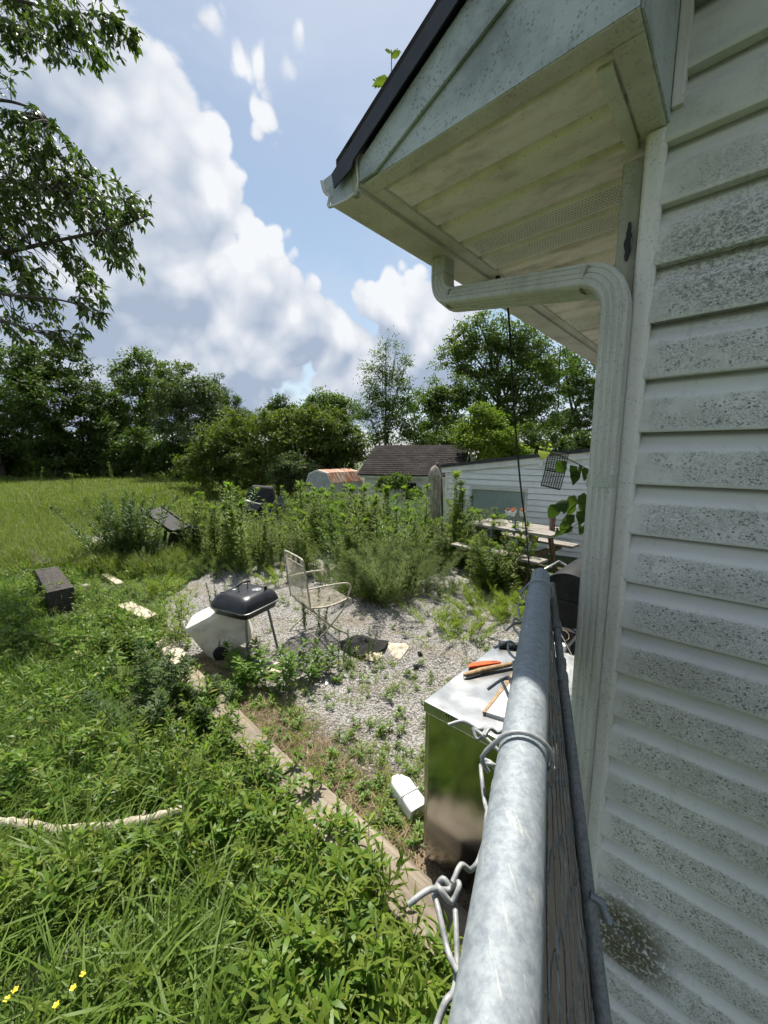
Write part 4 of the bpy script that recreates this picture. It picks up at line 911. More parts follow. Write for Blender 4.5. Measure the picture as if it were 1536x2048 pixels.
# ------------------------------------------------------------------ things farther back
def build_back():
    # toppled black plastic chair
    c = on(350, 1092); g = empty('toppled_chair', (c.x, c.y, .05), R(-10), 'black plastic chair toppled over behind the weeds at left', 'chair')
    rb = Matrix.Rotation(R(33), 3, 'Y')
    MB().box((-.08, 0, .36), (.66, .44, .035), rb).build('backrest', M['blackplastic'], g, bevel=.012)
    for s in (-1, 1): MB().box((-.08, .21 * s, .385), (.68, .04, .04), rb).build('side_rail', M['blackplastic'], g, bevel=.01)
    MB().box((.12, -.05, .12), (.05, .42, .34), Matrix.Rotation(R(20), 3, 'Y')).build('seat', M['blackplastic'], g, bevel=.01)
    MB().box((.46, .1, .20), (.40, .40, .03), Matrix.Rotation(R(-6), 3, 'Y')).build('arm_panel', M['blackplastic'], g, bevel=.01)
    MB().tube([(.02, -.2, .25), (-.02, -.22, 0)], .022, 8).build('leg', M['blackplastic'], g); MB().tube([(.55, .2, .2), (.62, .22, 0)], .022, 8).build('leg', M['blackplastic'], g)
    g.scale = (1.3, 1.3, 1.3)
    # dark heap of plastic (old liner and lids)
    D = 15.0; c = at(525, 1010, D); z = gz(c.x, c.y); g = empty('plastic_liner', (c.x, c.y, z), R(8), 'heap of shiny black plastic liners before the hedge', 'liner'); h = CH + ray(525, 972).z * D - z
    loft([(.74, .42, .1, 0), (.80, .48, .12, h * .30), (.74, .44, .12, h * .58), (.70, .40, .1, h * .62)]).build('liner', M['blackplastic'], g, smooth=25)
    b = loft([(.56, .34, .1, h * .60), (.50, .30, .1, h * .80), (.40, .24, .08, h * .97), (.36, .20, .06, h * 1.0)]); b.v = [(x - .12 + .25 * (z - h * .6), y + .06, z - .10 * x * (z > h * .7)) for x, y, z in b.v]; b.build('upturned_tub', M['blackplastic'], g, smooth=25)
    MB().slab([(-.82, -.50, h * .50), (-.1, -.56, h * .44), (.05, -.50, h * .60), (-.55, -.44, h * .70)], (0, .10, .04)).build('flap', M['tarp'], g, bevel=.02)
    MB().slab([(.05, -.52, h * .42), (.88, -.46, h * .52), (.80, -.2, h * .86), (.42, -.3, h * .60)], (.02, .1, .03)).build('flap', M['tarp'], g, bevel=.02)
    MB().slab([(-.60, -.52, h * .10), (.30, -.58, h * .05), (.24, -.52, h * .42), (-.48, -.48, h * .46)], (0, .05, .02)).build('flap', M['blackplastic'], g, bevel=.02)
    # white lean-to shed
    yaw = R(54); wd = Vector((-math.sin(yaw), math.cos(yaw), 0)); A = on(1130, 1113); Lc = None
    s = 0
    while True:
        q = A + wd * s; px = 768 + FPX * q.x / (q.y * CP + (CH - 0) * 0 + (q.z - CH) * -SP)
        if px < 890: break
        s += .02
    corner = A + wd * s; ln = s + 3.2
    g = empty('lean_to_shed', (corner.x, corner.y, gz(corner.x, corner.y)), math.atan2(-wd.y, -wd.x), 'low white sided shed with sloping dark roof edge behind the picnic table', 'shed')
    z0 = g.location.z; k = (corner.y * CP - (0 - CH) * 0); Dc = corner.y / (CP + (1024 - 940) / FPX * SP); zl = at(890, 942, Dc).z - z0
    sl = 0.115
    MB().slab([(0.01, .02, -.3), (ln, .02, -.3), (ln, .02, zl + sl * ln), (0.01, .02, zl)], (0, 3.0, 0)).build('wall', M['shedsiding'], g)
    wx0, wx1, wz0, wz1 = 0.62, 1.72, zl - 1.02, zl - .36
    co = .115; kk = 0; z = -.05
    while z < zl + sl * ln:
        zt = z + co - .002
        def seg(x0, x1):
            if x1 - x0 > .02: MB().hexa([(x0, -.022, z + .012), (x1, -.022, z + .012), (x1, .018, z + .012), (x0, .018, z + .012), (x0, -.008, zt), (x1, -.008, zt), (x1, .018, zt), (x0, .018, zt)]).build('siding_plank', M['shedsiding'], g)
        xs = 0.05 if zt < zl else max(.05, (zt - zl) / sl + .05)
        if z + co > wz0 and z < wz1: seg(xs, wx0 - .04); seg(wx1 + .04, ln)
        else: seg(xs, ln)
        z += co
    MB().span((0, -.03, -.1), (.05, .02, zl)).build('corner_trim', M['white'], g)
    w = MB().span((wx0 - .04, -.03, wz1), (wx1 + .04, .02, wz1 + .05)).span((wx0 - .04, -.03, wz0), (wx0, .02, wz1)).span((wx1, -.03, wz0), (wx1 + .04, .02, wz1)).span((wx0 - .05, -.03, wz0 - .05), (wx1 + .05, .02, wz0)).build('window', M['oldwhite'], g)
    MB().span((wx0, .006, wz0), (wx1, .012, wz1)).build('pane', M['curtain'], w)
    def raked(x0, x1, y0, y1, a, b): return MB().hexa([(x0, y0, zl + sl * x0 + a), (x1, y0, zl + sl * x1 + a), (x1, y1, zl + sl * x1 + a), (x0, y1, zl + sl * x0 + a), (x0, y0, zl + sl * x0 + b), (x1, y0, zl + sl * x1 + b), (x1, y1, zl + sl * x1 + b), (x0, y1, zl + sl * x0 + b)])
    raked(-.15, ln, -.06, .02, -.03, .085).build('fascia', M['white'], g); raked(-.18, ln, -.10, 3.2, .088, .15).build('roof', M['dark'], g)
    raked(1.95, 2.03, -.10, -.061, -.10, .02).build('rafter_end', M['white'], g)
    # closed cantilever parasol
    c = at(868, 1040, 8.0); z = gz(c.x, c.y); top = at(868, 930, 8.0).z; g = empty('closed_parasol', (c.x, c.y, z), 0, 'closed tan parasol with curved pole in front of the white shed', 'parasol'); h = top - z
    prof = [(.05, .10), (.12, .18), (.13, .5), (.10, h * .48), (.11, h * .55), (.115, h * .75), (.10, h * .84), (.125, h * .86), (.07, h * .97), (.02, h)]
    b = MB(); n = 22; vs = []; fs = []
    for i, (r_, zz) in enumerate(prof):
        for j in range(n): a = 2 * math.pi * j / n; q = r_ * (1 + .22 * (1 if j % 2 else -1) * (.9 if i < 8 else .3)); vs.append((q * math.cos(a), q * math.sin(a), zz))
    for i in range(len(prof) - 1):
        for j in range(n): fs.append((i * n + j, i * n + (j + 1) % n, (i + 1) * n + (j + 1) % n, (i + 1) * n + j))
    b.add(vs, fs).build('canopy', M['canvas'], g, smooth=60); MB().tube([(0, -.118, h * .47), (.116, 0, h * .48), (0, .118, h * .48), (-.118, 0, h * .47), (0, -.118, h * .47)], .012, 6).build('strap', M['canvas'], g)
    MB().tube([(0, 0, 0), (0, 0, h)], .022, 8).build('mast', M['darkgalv'], g)
    MB().tube(spline([(.02, 0, h), (.06, .02, h * 1.02), (.11, .02, h * .93), (.15, .03, h * .7), (.17, .03, h * .4), (.18, .03, 0)], 5), .021, 8).build('curved_pole', M['darkwood'], g, smooth=60)
    # picnic table
    a = at(1120, 1066, 5.9); tz = .74; a = on(1118, 1066, tz); bq = on(985, 1046, tz); d = Vector((bq.x - a.x, bq.y - a.y, 0)); Lt = 1.38; d.normalize()
    g = empty('picnic_table', (a.x, a.y, gz(a.x, a.y)), math.atan2(d.y, d.x), 'weathered grey picnic table with attached benches before the white shed', 'picnic table')
    for i in range(5): MB().span((-.05 + .02 * (i % 2), -.36 + i * .146, tz - .02), (Lt, -.36 + i * .146 + .138, tz + .018)).build('table_plank', M['plank'], g, bevel=.004)
    for s in (-1, 1):
        for i in range(2): MB().span((-.10 if s > 0 else .0, s * .64 - .13 + i * .135, .42), (Lt + .02, s * .64 - .13 + i * .135 + .128, .455)).build('bench_plank', M['plank'], g, bevel=.004)
    for x in (.22, Lt - .22):
        for s in (-1, 1): MB().hexa([(x, s * .50 - .05, 0), (x + .04, s * .50 - .05, 0), (x + .04, s * .50 + .05, 0), (x, s * .50 + .05, 0), (x, s * .20 - .05, tz - .021), (x + .04, s * .20 - .05, tz - .021), (x + .04, s * .20 + .05, tz - .021), (x, s * .20 + .05, tz - .021)]).build('leg', M['darkwood'], g)
        MB().span((x + .041, -.74, .33), (x + .08, .74, .419)).build('crossbeam', M['darkwood'], g); MB().span((x + .041, -.34, tz - .10), (x + .08, .34, tz - .021)).build('crossbeam', M['darkwood'], g)
    dq = bpy.data.objects
    # candle holder on the table
    c = on(1030, 1060, tz + .02); cs = empty('candelabra', (c.x, c.y, tz + .018 + gz(c.x, c.y)), .4, 'small metal candelabra with amber glass cups on the picnic table', 'candle holder')
    MB().tube([(0, 0, 0), (0, 0, .26)], .012, 8).build('stem', M['darkgalv'], cs); MB().lathe([(.09, 0), (.09, .01), (.02, .03)], (0, 0, 0), 14).build('base', M['darkgalv'], cs)
    for k in range(5):
        a_ = k * 1.256; r_ = .13; x, y = r_ * math.cos(a_), r_ * math.sin(a_) * .7
        MB().tube(arc((0, 0, .12), (x, y, .08), (x, y, .22), 5), .008, 6).build('arm', M['darkgalv'], cs)
        cp = MB().lathe([(.02, .22), (.035, .24), (.038, .30), (.034, .30), (.02, .235)], (x, y, 0), 12).build('glass_cup', M['jug'], cs, smooth=40); MB().lathe([(.026, .296), (.028, .325)], (x, y, 0), 10).build('candle', M['amber'], cp)
    c = on(1104, 1060, tz + .02); v = empty('wooden_post', (c.x, c.y, tz + .018), 0, 'short dark wooden upright standing at the near end of the picnic table', 'post'); MB().span((-.035, -.03, 0), (.035, .03, .22)).build('post', M['darkwood'], v, bevel=.006)
    # old garage with shingled roof
    D = 15.0; a = at(722, 947, D); b2 = at(905, 957, D * .93); dx = Vector((b2.x - a.x, b2.y - a.y, 0)); ln = dx.length; ez = (a.z + b2.z) / 2
    g = empty('old_garage', (a.x, a.y, gz(a.x, a.y)), math.atan2(dx.y, dx.x), 'old white garage with dark shingle roof behind the tall weeds', 'garage'); e = ez - g.location.z
    rise, dep = at(860, 893, D * 1.12).z - ez, 2.0; gl = ln + .35
    MB().span((.1, .12, -.4), (gl - .2, 4.0, e)).build('wall', M['oldwhite'], g)
    MB().span((-.05, -.03, e - .09), (gl, .02, e - .0)).build('fascia', M['oldwhite'], g)
    rows = 16
    sl_ = math.atan2(rise, dep); LL = math.hypot(rise, dep)
    roof = MB().slab([(-.1, -.08, e + .0), (gl, -.08, e + .0), (gl, dep, e + rise + .02), (-.1, dep, e + rise + .02)], (0, 0, .03)).slab([(-.1, dep, e + rise + .02), (gl, dep, e + rise + .02), (gl, 2 * dep + .1, e), (-.1, 2 * dep + .1, e)], (0, 0, .03)).build('roof', M['shingle'], g)
    for i in range(rows):
        t0, t1 = i / rows, (i + 1) / rows + .02; y0, y1 = -.10 + (dep + .10) * t0, -.10 + (dep + .10) * min(t1, 1); za, zb_ = e + rise * t0, e + rise * min(t1, 1)
        MB().hexa([(-.12, y0, za + .032), (gl + .02, y0, za + .032), (gl + .02, y1, zb_ + .032), (-.12, y1, zb_ + .032), (-.12, y0, za + .052), (gl + .02, y0, za + .052), (gl + .02, y1, zb_ + .036), (-.12, y1, zb_ + .036)]).build('shingle_course', M['shingle'], roof)
    MB().slab([(gl - .19, .12, e), (gl - .19, 4.0, e), (gl - .19, dep, e + rise - .05)], (.03, 0, 0)).build('gable', M['oldwhite'], g)
    for s in (0, 1): MB().hexa([(gl - .02, -.08 if s == 0 else 4.1, e - .1), (gl + .05, -.08 if s == 0 else 4.1, e - .1), (gl + .05, dep, e + rise - .10), (gl - .02, dep, e + rise - .10), (gl - .02, -.08 if s == 0 else 4.1, e + .02), (gl + .05, -.08 if s == 0 else 4.1, e + .02), (gl + .05, dep, e + rise + .02), (gl - .02, dep, e + rise + .02)]).build('rake_board', M['oldwhite'], g)
    MB().span((gl - .16, dep - .22, e + rise * .35), (gl - .15, dep + .22, e + rise * .60)).build('gable_vent', M['sheet'], g)
    wx = ln * .50
    w = MB().span((wx - .05, .085, e - .95), (wx + .45, .115, e - .20)).build('window', M['oldwhite'], g); MB().span((wx, .075, e - .90), (wx + .40, .084, e - .25)).build('pane', M['glassdark'], w)
    MB().span((wx, .068, e - .60), (wx + .40, .0745, e - .57)).build('glazing_bar', M['oldwhite'], w)
    # small metal shed with rusty gambrel roof
    D = 17.0; a = at(614, 975, D); b2 = at(662, 975, D * .97); dx = Vector((b2.x - a.x, b2.y - a.y, 0)); ln = dx.length
    g = empty('metal_shed', (a.x, a.y, gz(a.x, a.y)), math.atan2(dx.y, dx.x), 'small pale metal shed with rusty ribbed gambrel roof by the hedge', 'shed'); ez = at(640, 962, D).z - g.location.z; pz = at(635, 940, D).z - g.location.z
    prof = [(0, -.3), (0, ez), (ln * .12, ez + (pz - ez) * .7), (ln * .45, pz), (ln * .85, ez + (pz - ez) * .75), (ln, ez), (ln, -.3)]
    MB().slab([(x, 0, z) for x, z in prof], (0.5, 1.9, 0)).build('wall', M['sheet'], g)
    MB().slab([(x, -.03, z) for x, z in [(-.03, ez - .03), (ln * .11, ez + (pz - ez) * .73), (ln * .45, pz + .03), (ln * .87, ez + (pz - ez) * .78), (ln + .03, ez - .03), (ln + .03, ez - .08), (ln * .86, ez + (pz - ez) * .68), (ln * .45, pz - .05), (ln * .13, ez + (pz - ez) * .62), (-.03, ez - .08)]], (0, .03, 0)).build('gable_trim', M['white'], g)
    for i in range(9):
        t0, t1 = i / 9, (i + .86) / 9
        def pt(x, z, t): return Vector((x + .5 * t, 1.95 * t - .02, z))
        P = [(ln * .45, pz + .012), (ln * .86, ez + (pz - ez) * .77), (ln + .06, ez - .06)]
        for (x0, za), (x1, zb_) in zip(P[:-1], P[1:]):
            MB().slab([pt(x0, za, t0), pt(x1, zb_, t0), pt(x1, zb_, t1), pt(x0, za, t1)], (0, 0, .02)).build('roof_sheet', M['rust'], g)
    for i in range(2): MB().span((ln * .1 + i * ln * .41, -.02, -.2), (ln * .1 + (i + .96) * ln * .41, -.004, ez - .03)).build('door', M['sheet'], g)
build_back()
# ------------------------------------------------------------------ foliage helpers
LEAF = dict(
    lawn=m_leaf('lawn_blade', (0.088, 0.156, 0.022), (0.178, 0.258, 0.045), (0.36, 0.31, 0.14), 0.42, 0.45, None, 0.25),
    field=m_leaf('field_blade', (0.120, 0.170, 0.030), (0.235, 0.265, 0.072), (0.38, 0.33, 0.17), 0.40, 0.5, None, 0.2),
    weed=m_leaf('weed_leaf', (0.080, 0.160, 0.020), (0.165, 0.270, 0.035), (0.27, 0.27, 0.05), 0.40, 0.42, None, 0.28),
    tall=m_leaf('tall_weed_leaf', (0.125, 0.185, 0.028), (0.225, 0.285, 0.050), None, 0.45, 0.55, None, 0.18),
    tip=m_leaf('young_leaf', (0.165, 0.255, 0.034), (0.255, 0.340, 0.052), None, 0.52, 0.5, None, 0.2),
    feather=m_leaf('feathery_leaf', (0.110, 0.160, 0.050), (0.185, 0.230, 0.085), (0.22, 0.17, 0.10), 0.38, 0.6, None, 0.15),
    blue=m_leaf('bluish_weed_leaf', (0.070, 0.115, 0.042), (0.120, 0.175, 0.064), None, 0.36, 0.5, None, 0.2),
    lime=m_leaf('lime_leaf', (0.200, 0.270, 0.030), (0.310, 0.370, 0.055), None, 0.50, 0.45, None, 0.2),
    tree=m_leaf('tree_leaf', (0.080, 0.130, 0.030), (0.165, 0.220, 0.058), None, 0.44, 0.5, None, 0.25),
    dark=m_leaf('dark_tree_leaf', (0.046, 0.080, 0.020), (0.095, 0.138, 0.034), None, 0.40, 0.55, None, 0.22),
    grey=m_leaf('greyish_tree_leaf', (0.092, 0.128, 0.056), (0.155, 0.195, 0.090), None, 0.40, 0.5, None, 0.22),
    olive=m_leaf('olive_shrub_leaf', (0.098, 0.138, 0.030), (0.190, 0.225, 0.055), None, 0.44, 0.55, None, 0.2),
    near=m_leaf('near_tree_leaf', (0.075, 0.115, 0.036), (0.130, 0.175, 0.055), None, 0.42, 0.42, None, 0.35))
def unit(v): return v / np.maximum(np.linalg.norm(v, axis=-1, keepdims=True), 1e-9)
class Fol:
    """leaves (each its own little folded blade) and stems gathered into one mesh"""
    def __init__(s): s.V = []; s.F3 = []; s.F4 = []; s.n = 0; s.st = MB(); s.m3 = []; s.m4 = []
    def leaves(s, base, dr, up, L, W, droop=0.15, fold=0.12, seg=1, mat=0):
        base = np.asarray(base, float); N = len(base); dr = unit(np.asarray(dr, float)); up = np.asarray(up, float)
        L = np.broadcast_to(np.asarray(L, float), (N,))[:, None]; W = np.broadcast_to(np.asarray(W, float), (N,))[:, None]
        droop = np.broadcast_to(np.asarray(droop, float), (N,))[:, None]
        side = unit(np.cross(dr, up)); nr = np.cross(side, dr)
        def pt(t, w): return base + dr * L * t + side * W * w + nr * (abs(w) * W * fold * 2 - droop * L * t * t)
        if seg == 1: P = [pt(0, 0), pt(.42, -.5), pt(1, 0), pt(.42, .5)]
        else: P = [pt(0, 0), pt(.28, -.44), pt(.28, .44), pt(.62, -.40), pt(.62, .40), pt(1, 0)]
        k = len(P); v = np.stack(P, 1).reshape(-1, 3); i0 = (s.n + np.arange(N) * k)[:, None]
        if seg == 1: s.F3 += [i0 + np.array([[0, 2, 1]]), i0 + np.array([[0, 3, 2]])]; s.m3 += [np.full(N, mat)] * 2
        else:
            s.F3 += [i0 + np.array([[0, 2, 1]]), i0 + np.array([[3, 4, 5]])]; s.F4 += [i0 + np.array([[1, 2, 4, 3]])]; s.m3 += [np.full(N, mat)] * 2; s.m4 += [np.full(N, mat)]
        s.V.append(v); s.n += N * k; return s
    def blades(s, base, dr, L, W, bend, mat=0, segs=4):
        """grass blades: tapered strips that arch over"""
        base = np.asarray(base, float); N = len(base); dr = unit(np.asarray(dr, float)); L = np.asarray(L)[:, None]; W = np.asarray(W)[:, None]; bend = np.asarray(bend)[:, None]
        hz = dr * [1, 1, 0]; hz = unit(hz + 1e-6); side = unit(np.cross(hz, np.tile([0., 0, 1], (N, 1))))
        rows = []
        for i in range(segs + 1):
            t = i / segs; c = base + dr * L * t + hz * (L * bend * t * t) - np.array([0, 0, 1.]) * (L * bend * .75 * t ** 3)
            w = W * (1 - t ** 1.6) * .5
            if i < segs: rows += [c - side * w, c + side * w]
            else: rows.append(c)
        k = len(rows); i0 = (s.n + np.arange(N) * k)[:, None]; s.V.append(np.stack(rows, 1).reshape(-1, 3)); s.n += N * k
        for i in range(segs - 1): s.F4.append(i0 + np.array([[2 * i, 2 * i + 1, 2 * i + 3, 2 * i + 2]])); s.m4.append(np.full(N, mat))
        s.F3.append(i0 + np.array([[2 * segs - 2, 2 * segs - 1, 2 * segs]])); s.m3.append(np.full(N, mat)); return s
    def mesh(s, name, stem_mat=1):
        V = np.concatenate(s.V) if s.V else np.zeros((0, 3)); nv = len(V)
        if s.st.v: V = np.concatenate([V, np.array([tuple(p) for p in s.st.v])])
        loops = []; starts = []; mats = []; c = 0
        for F, mm, k in ((s.F3, s.m3, 3), (s.F4, s.m4, 4)):
            if F:
                f = np.concatenate(F); loops.append(f.reshape(-1)); starts.append(c + np.arange(len(f)) * k); c += f.size; mats.append(np.concatenate(mm))
        for f in s.st.f:
            loops.append(np.array(f) + nv); starts.append(np.array([c])); c += len(f); mats.append(np.array([stem_mat]))
        loops = np.concatenate(loops); starts = np.concatenate(starts); mats = np.concatenate(mats)
        me = bpy.data.meshes.new(name); me.vertices.add(len(V)); me.vertices.foreach_set('co', V.astype(np.float32).ravel())
        me.loops.add(len(loops)); me.loops.foreach_set('vertex_index', loops.astype(np.int32))
        me.polygons.add(len(starts)); me.polygons.foreach_set('loop_start', starts.astype(np.int32))
        me.polygons.foreach_set('material_index', mats.astype(np.int32)); me.polygons.foreach_set('use_smooth', np.ones(len(starts), bool))
        me.update(calc_edges=True); me.validate(); return me
def rdir(n, rng=RNG): return unit(rng.normal(size=(n, 3)))

# ------------------------------------------------------------------ trees
def tree(name, label, group, D, lobes, leaves, LW, mat, trunk=None, tr=0.16, rc=0.45, stems=1, cat='tree', shell=0.5, depth=0.6, seed=0, clump=70, flat=0.6):
    rng = np.random.default_rng(seed); rr = random.Random(seed)
    cx = trunk if trunk is not None else sum(l[0] for l in lobes) / len(lobes)
    b = at(cx, 900, D); base = Vector((b.x, b.y, gz(b.x, b.y) - .05))
    o = empty(name, base, 0, label, cat, group)
    C = []; Rr = []
    for px, py, r in lobes:
        R0 = r / FPX * D; C.append(at(px, py, D + rr.uniform(-depth, depth) * R0) - base); Rr.append(R0)
    Rr = np.array(Rr); Ca = np.array([tuple(c) for c in C]); wt = Rr ** 2; wt /= wt.sum()
    f = Fol(); ncl = max(8, leaves // clump); which = rng.choice(len(C), ncl, p=wt)
    dirs = rdir(ncl, rng); rad = (shell + (1.05 - shell) * rng.random(ncl) ** .8) * Rr[which]
    cen = Ca[which] + dirs * rad[:, None]; keep = cen[:, 2] > 0.15; cen = cen[keep]; which = which[keep]; ncl = len(cen)
    sz = rc * rng.uniform(.55, 1.25, ncl); ii = np.repeat(np.arange(ncl), clump)
    off = rng.normal(size=(len(ii), 3)) * [1, 1, flat] * .55; p = cen[ii] + off * sz[ii][:, None]
    outw = unit(p - Ca[which][ii]); dr = unit(outw * .7 + rdir(len(ii), rng) * .9 + [0, 0, -.25]); up = unit(outw * .35 + rdir(len(ii), rng) * .8 + [0, 0, .9])
    f.leaves(p, dr, up, LW[0] * rng.uniform(.6, 1.25, len(ii)), LW[1] * rng.uniform(.7, 1.2, len(ii)), .2)
    link_mesh('crown', f.mesh('crown'), [LEAF[mat], M['bark']], o)
    t = MB(); top = max(c.z for c in C); mid = sum(C, Vector()) / len(C)
    for s in range(stems):
        ox = Vector((rr.uniform(-.3, .3), rr.uniform(-.3, .3), 0)) * (s > 0)
        tgt = max(C, key=lambda c: c.z) if s == 0 else rr.choice(C)
        pts = spline([ox, ox * .7 + Vector((rr.uniform(-.1, .1), 0, tgt.z * .35)), (ox * .3 + tgt * .7) * .8 + Vector((0, 0, tgt.z * .08)), tgt], 4)
        n = len(pts); t.tube(pts, [tr * (1 - .88 * (i / (n - 1)) ** .9) * (1.25 if i == 0 else 1) for i in range(n)], 7)
        for c in C:
            k = rr.randint(int(n * .3), int(n * .75)); q = pts[k]
            if (c - q).length > .3 and c.z > q.z * .7:
                m_ = (q + c) / 2 + Vector((0, 0, .12 * (c - q).length)); t.tube(arc(q, m_, c, 4), [tr * .35, tr * .28, tr * .2, tr * .13, tr * .06], 5)
                for _ in range(3):
                    e = c + Vector(rdir(1, rng)[0]) * rr.uniform(.4, .95) * (Rr.max() if False else Rr[C.index(c)]); t.tube(arc(c.lerp(q, .25), (c + e) / 2 + Vector((0, 0, .1)), e, 3), [tr * .12, tr * .09, tr * .06, .01], 4)
    t.build('trunk', M['bark'], o, smooth=60); return o
GT = 'trees along the far side of the field'
def build_trees():
    tree('leaf_tree', 'dark tree at the far left edge of the field', GT, 30, [(-40,760,90),(20,770,60),(-20,850,80),(40,830,60),(10,900,55),(-60,900,60)], 15000, (.26,.14), 'dark', 0, .22, .6, seed=1)
    tree('leaf_tree', 'broad dark tree with layered boughs left of the tall pale tree', GT, 29, [(95,745,55),(140,725,38),(60,740,42),(110,800,62),(165,790,40),(150,850,55),(80,860,55),(120,905,50),(185,860,35)], 22000, (.26,.14), 'dark', 110, .2, .55, seed=2)
    tree('leaf_tree', 'narrow dark tree between the layered tree and the open crowned tree', GT, 32, [(205,800,30),(222,830,36),(205,860,40),(232,885,34)], 8000, (.26,.14), 'dark', 215, .15, .5, seed=3)
    tree('leaf_tree', 'open crowned taller tree rising behind the greyish tree', GT, 36, [(272,738,34),(300,730,30),(245,752,24),(335,742,26),(320,785,40),(270,800,42),(255,850,36),(300,860,40)], 15000, (.26,.15), 'tree', 285, .22, .55, seed=4)
    tree('leaf_tree', 'greyish green tree with slim trunk at the middle of the far edge', GT, 27, [(372,775,42),(340,790,36),(405,795,38),(385,830,50),(345,845,40),(425,830,34),(400,870,40),(440,850,26)], 20000, (.20,.11), 'grey', 346, .13, .45, seed=5)
    tree('cedar_tree', 'dark pointed cedar behind the greyish tree', GT, 38, [(438,758,13),(440,785,22),(452,810,30),(455,840,36),(490,838,22)], 11000, (.24,.07), 'dark', 450, .18, .4, seed=6)
    for i, (x, y, r, lab) in enumerate(((30, 905, 48, 'dark undergrowth shrub at the far left below the trees'), (120, 915, 40, 'dark undergrowth shrub below the layered tree'), (200, 915, 38, 'dark undergrowth shrub below the narrow tree'), (270, 905, 42, 'vine covered dark shrub left of the slim grey trunk'), (330, 915, 30, 'low dark shrub at the foot of the slim grey trunk'), (375, 915, 38, 'dark shrub between the slim trunk and the olive hedge'))):
        tree('dark_shrub', lab, 'dark shrubs under the far trees', 31 - i * .6, [(x, y, r), (x - r * .7, y + 14, r * .6), (x + r * .7, y + 12, r * .6), (x + 4, y - r * .5, r * .6)], 8000, (.24, .13), 'dark', x, .07, .5, 3, 'shrub', .3, seed=20 + i)
    gh = 'shrubs of the overgrown hedge'
    tree('hedge_shrub', 'left olive hedge shrub at the field corner', gh, 21, [(440,880,40),(412,915,36),(470,900,50),(480,860,36),(425,950,34),(500,940,40),(380,940,26)], 20000, (.16,.085), 'olive', 450, .08, .35, 4, 'shrub', .4, seed=30)
    tree('hedge_shrub', 'middle olive hedge shrub above the black liners', gh, 20, [(560,865,46),(530,845,34),(590,850,36),(545,905,52),(600,905,48),(570,945,44),(520,930,40)], 22000, (.16,.085), 'olive', 560, .08, .35, 4, 'shrub', .4, seed=31)
    tree('hedge_shrub', 'right olive hedge shrub beside the metal shed', gh, 20, [(660,870,46),(630,850,34),(695,875,36),(655,915,50),(700,915,34),(620,925,40)], 20000, (.16,.085), 'olive', 660, .08, .35, 4, 'shrub', .4, seed=32)
    tree('hedge_shrub', 'small grey-green bush at the foot of the middle hedge shrub', gh, 18, [(590,935,30),(560,950,24),(615,950,22)], 7000, (.13,.07), 'grey', 590, .05, .28, 3, 'shrub', .35, seed=33)
    tree('leaf_tree', 'small dark round tree behind the olive hedge', GT, 34, [(562,812,22),(545,830,22),(582,830,22)], 5000, (.22,.12), 'dark', 562, .12, .4, seed=7)
    tree('leaf_tree', 'light green tree behind the right part of the hedge', GT, 26, [(640,800,24),(660,815,30),(620,825,24),(685,820,30),(645,845,34)], 9000, (.18,.10), 'tree', 650, .12, .4, seed=8)
    tree('slender_tree', 'tall slender tree with sparse feathery top above the garage', GT, 22, [(772,682,9),(762,710,17),(790,700,13),(738,735,14),(812,722,12),(770,745,30),(800,765,24),(745,775,24),(772,800,40),(815,800,26),(735,820,28),(790,845,44),(750,870,36),(815,860,30)], 11000, (.15,.07), 'tree', 772, .10, .42, 1, 'tree', .15, seed=9, clump=38)
    tree('big_shade_tree', 'big spreading tree with clumped crown behind the right sheds', GT, 27, [(925,680,32),(970,665,34),(1015,670,34),(900,715,26),(950,725,44),(1010,730,48),(1060,700,40),(1065,760,46),(985,785,48),(1110,735,34),(1030,825,44),(960,830,30),(1080,830,44)], 36000, (.20,.11), 'tree', 1030, .32, .5, seed=10)
    tree('leaf_tree', 'tall tree at right behind the downspout', GT, 30, [(1130,740,48),(1180,760,50),(1150,810,55),(1220,800,60),(1180,860,55),(1120,870,45),(1260,860,60)], 24000, (.21,.11), 'tree', 1170, .28, .5, seed=11)
    tree('leaf_tree', 'middle height tree left of the big shade tree', GT, 25, [(865,790,30),(895,810,34),(850,825,30),(900,850,36),(865,870,36),(925,780,26)], 14000, (.18,.10), 'tree', 880, .16, .42, seed=12)
    tree('young_tree', 'bright yellow-green young tree behind the white shed', GT, 14.5, [(962,825,18),(950,850,26),(980,850,28),(930,880,26),(965,885,36),(1005,885,30),(1030,905,24)], 15000, (.12,.065), 'tall', 965, .06, .25, 2, 'tree', .35, seed=13)
    tree('leaf_tree', 'shaded bushy tree between garage and shade tree', GT, 21, [(905,880,30),(850,885,26),(1050,885,34),(1100,900,36),(1150,900,36)], 12000, (.18,.10), 'dark', 1000, .10, .4, 3, seed=14)
tree('climbing_vine', 'leafy vine climbing the white garage wall', None, 14.0, [(770,968,12),(795,962,12),(830,985,9),(808,960,7)], 3500, (.10,.08), 'tree', 790, .03, .2, 2, 'vine', .2, seed=40)
build_trees()

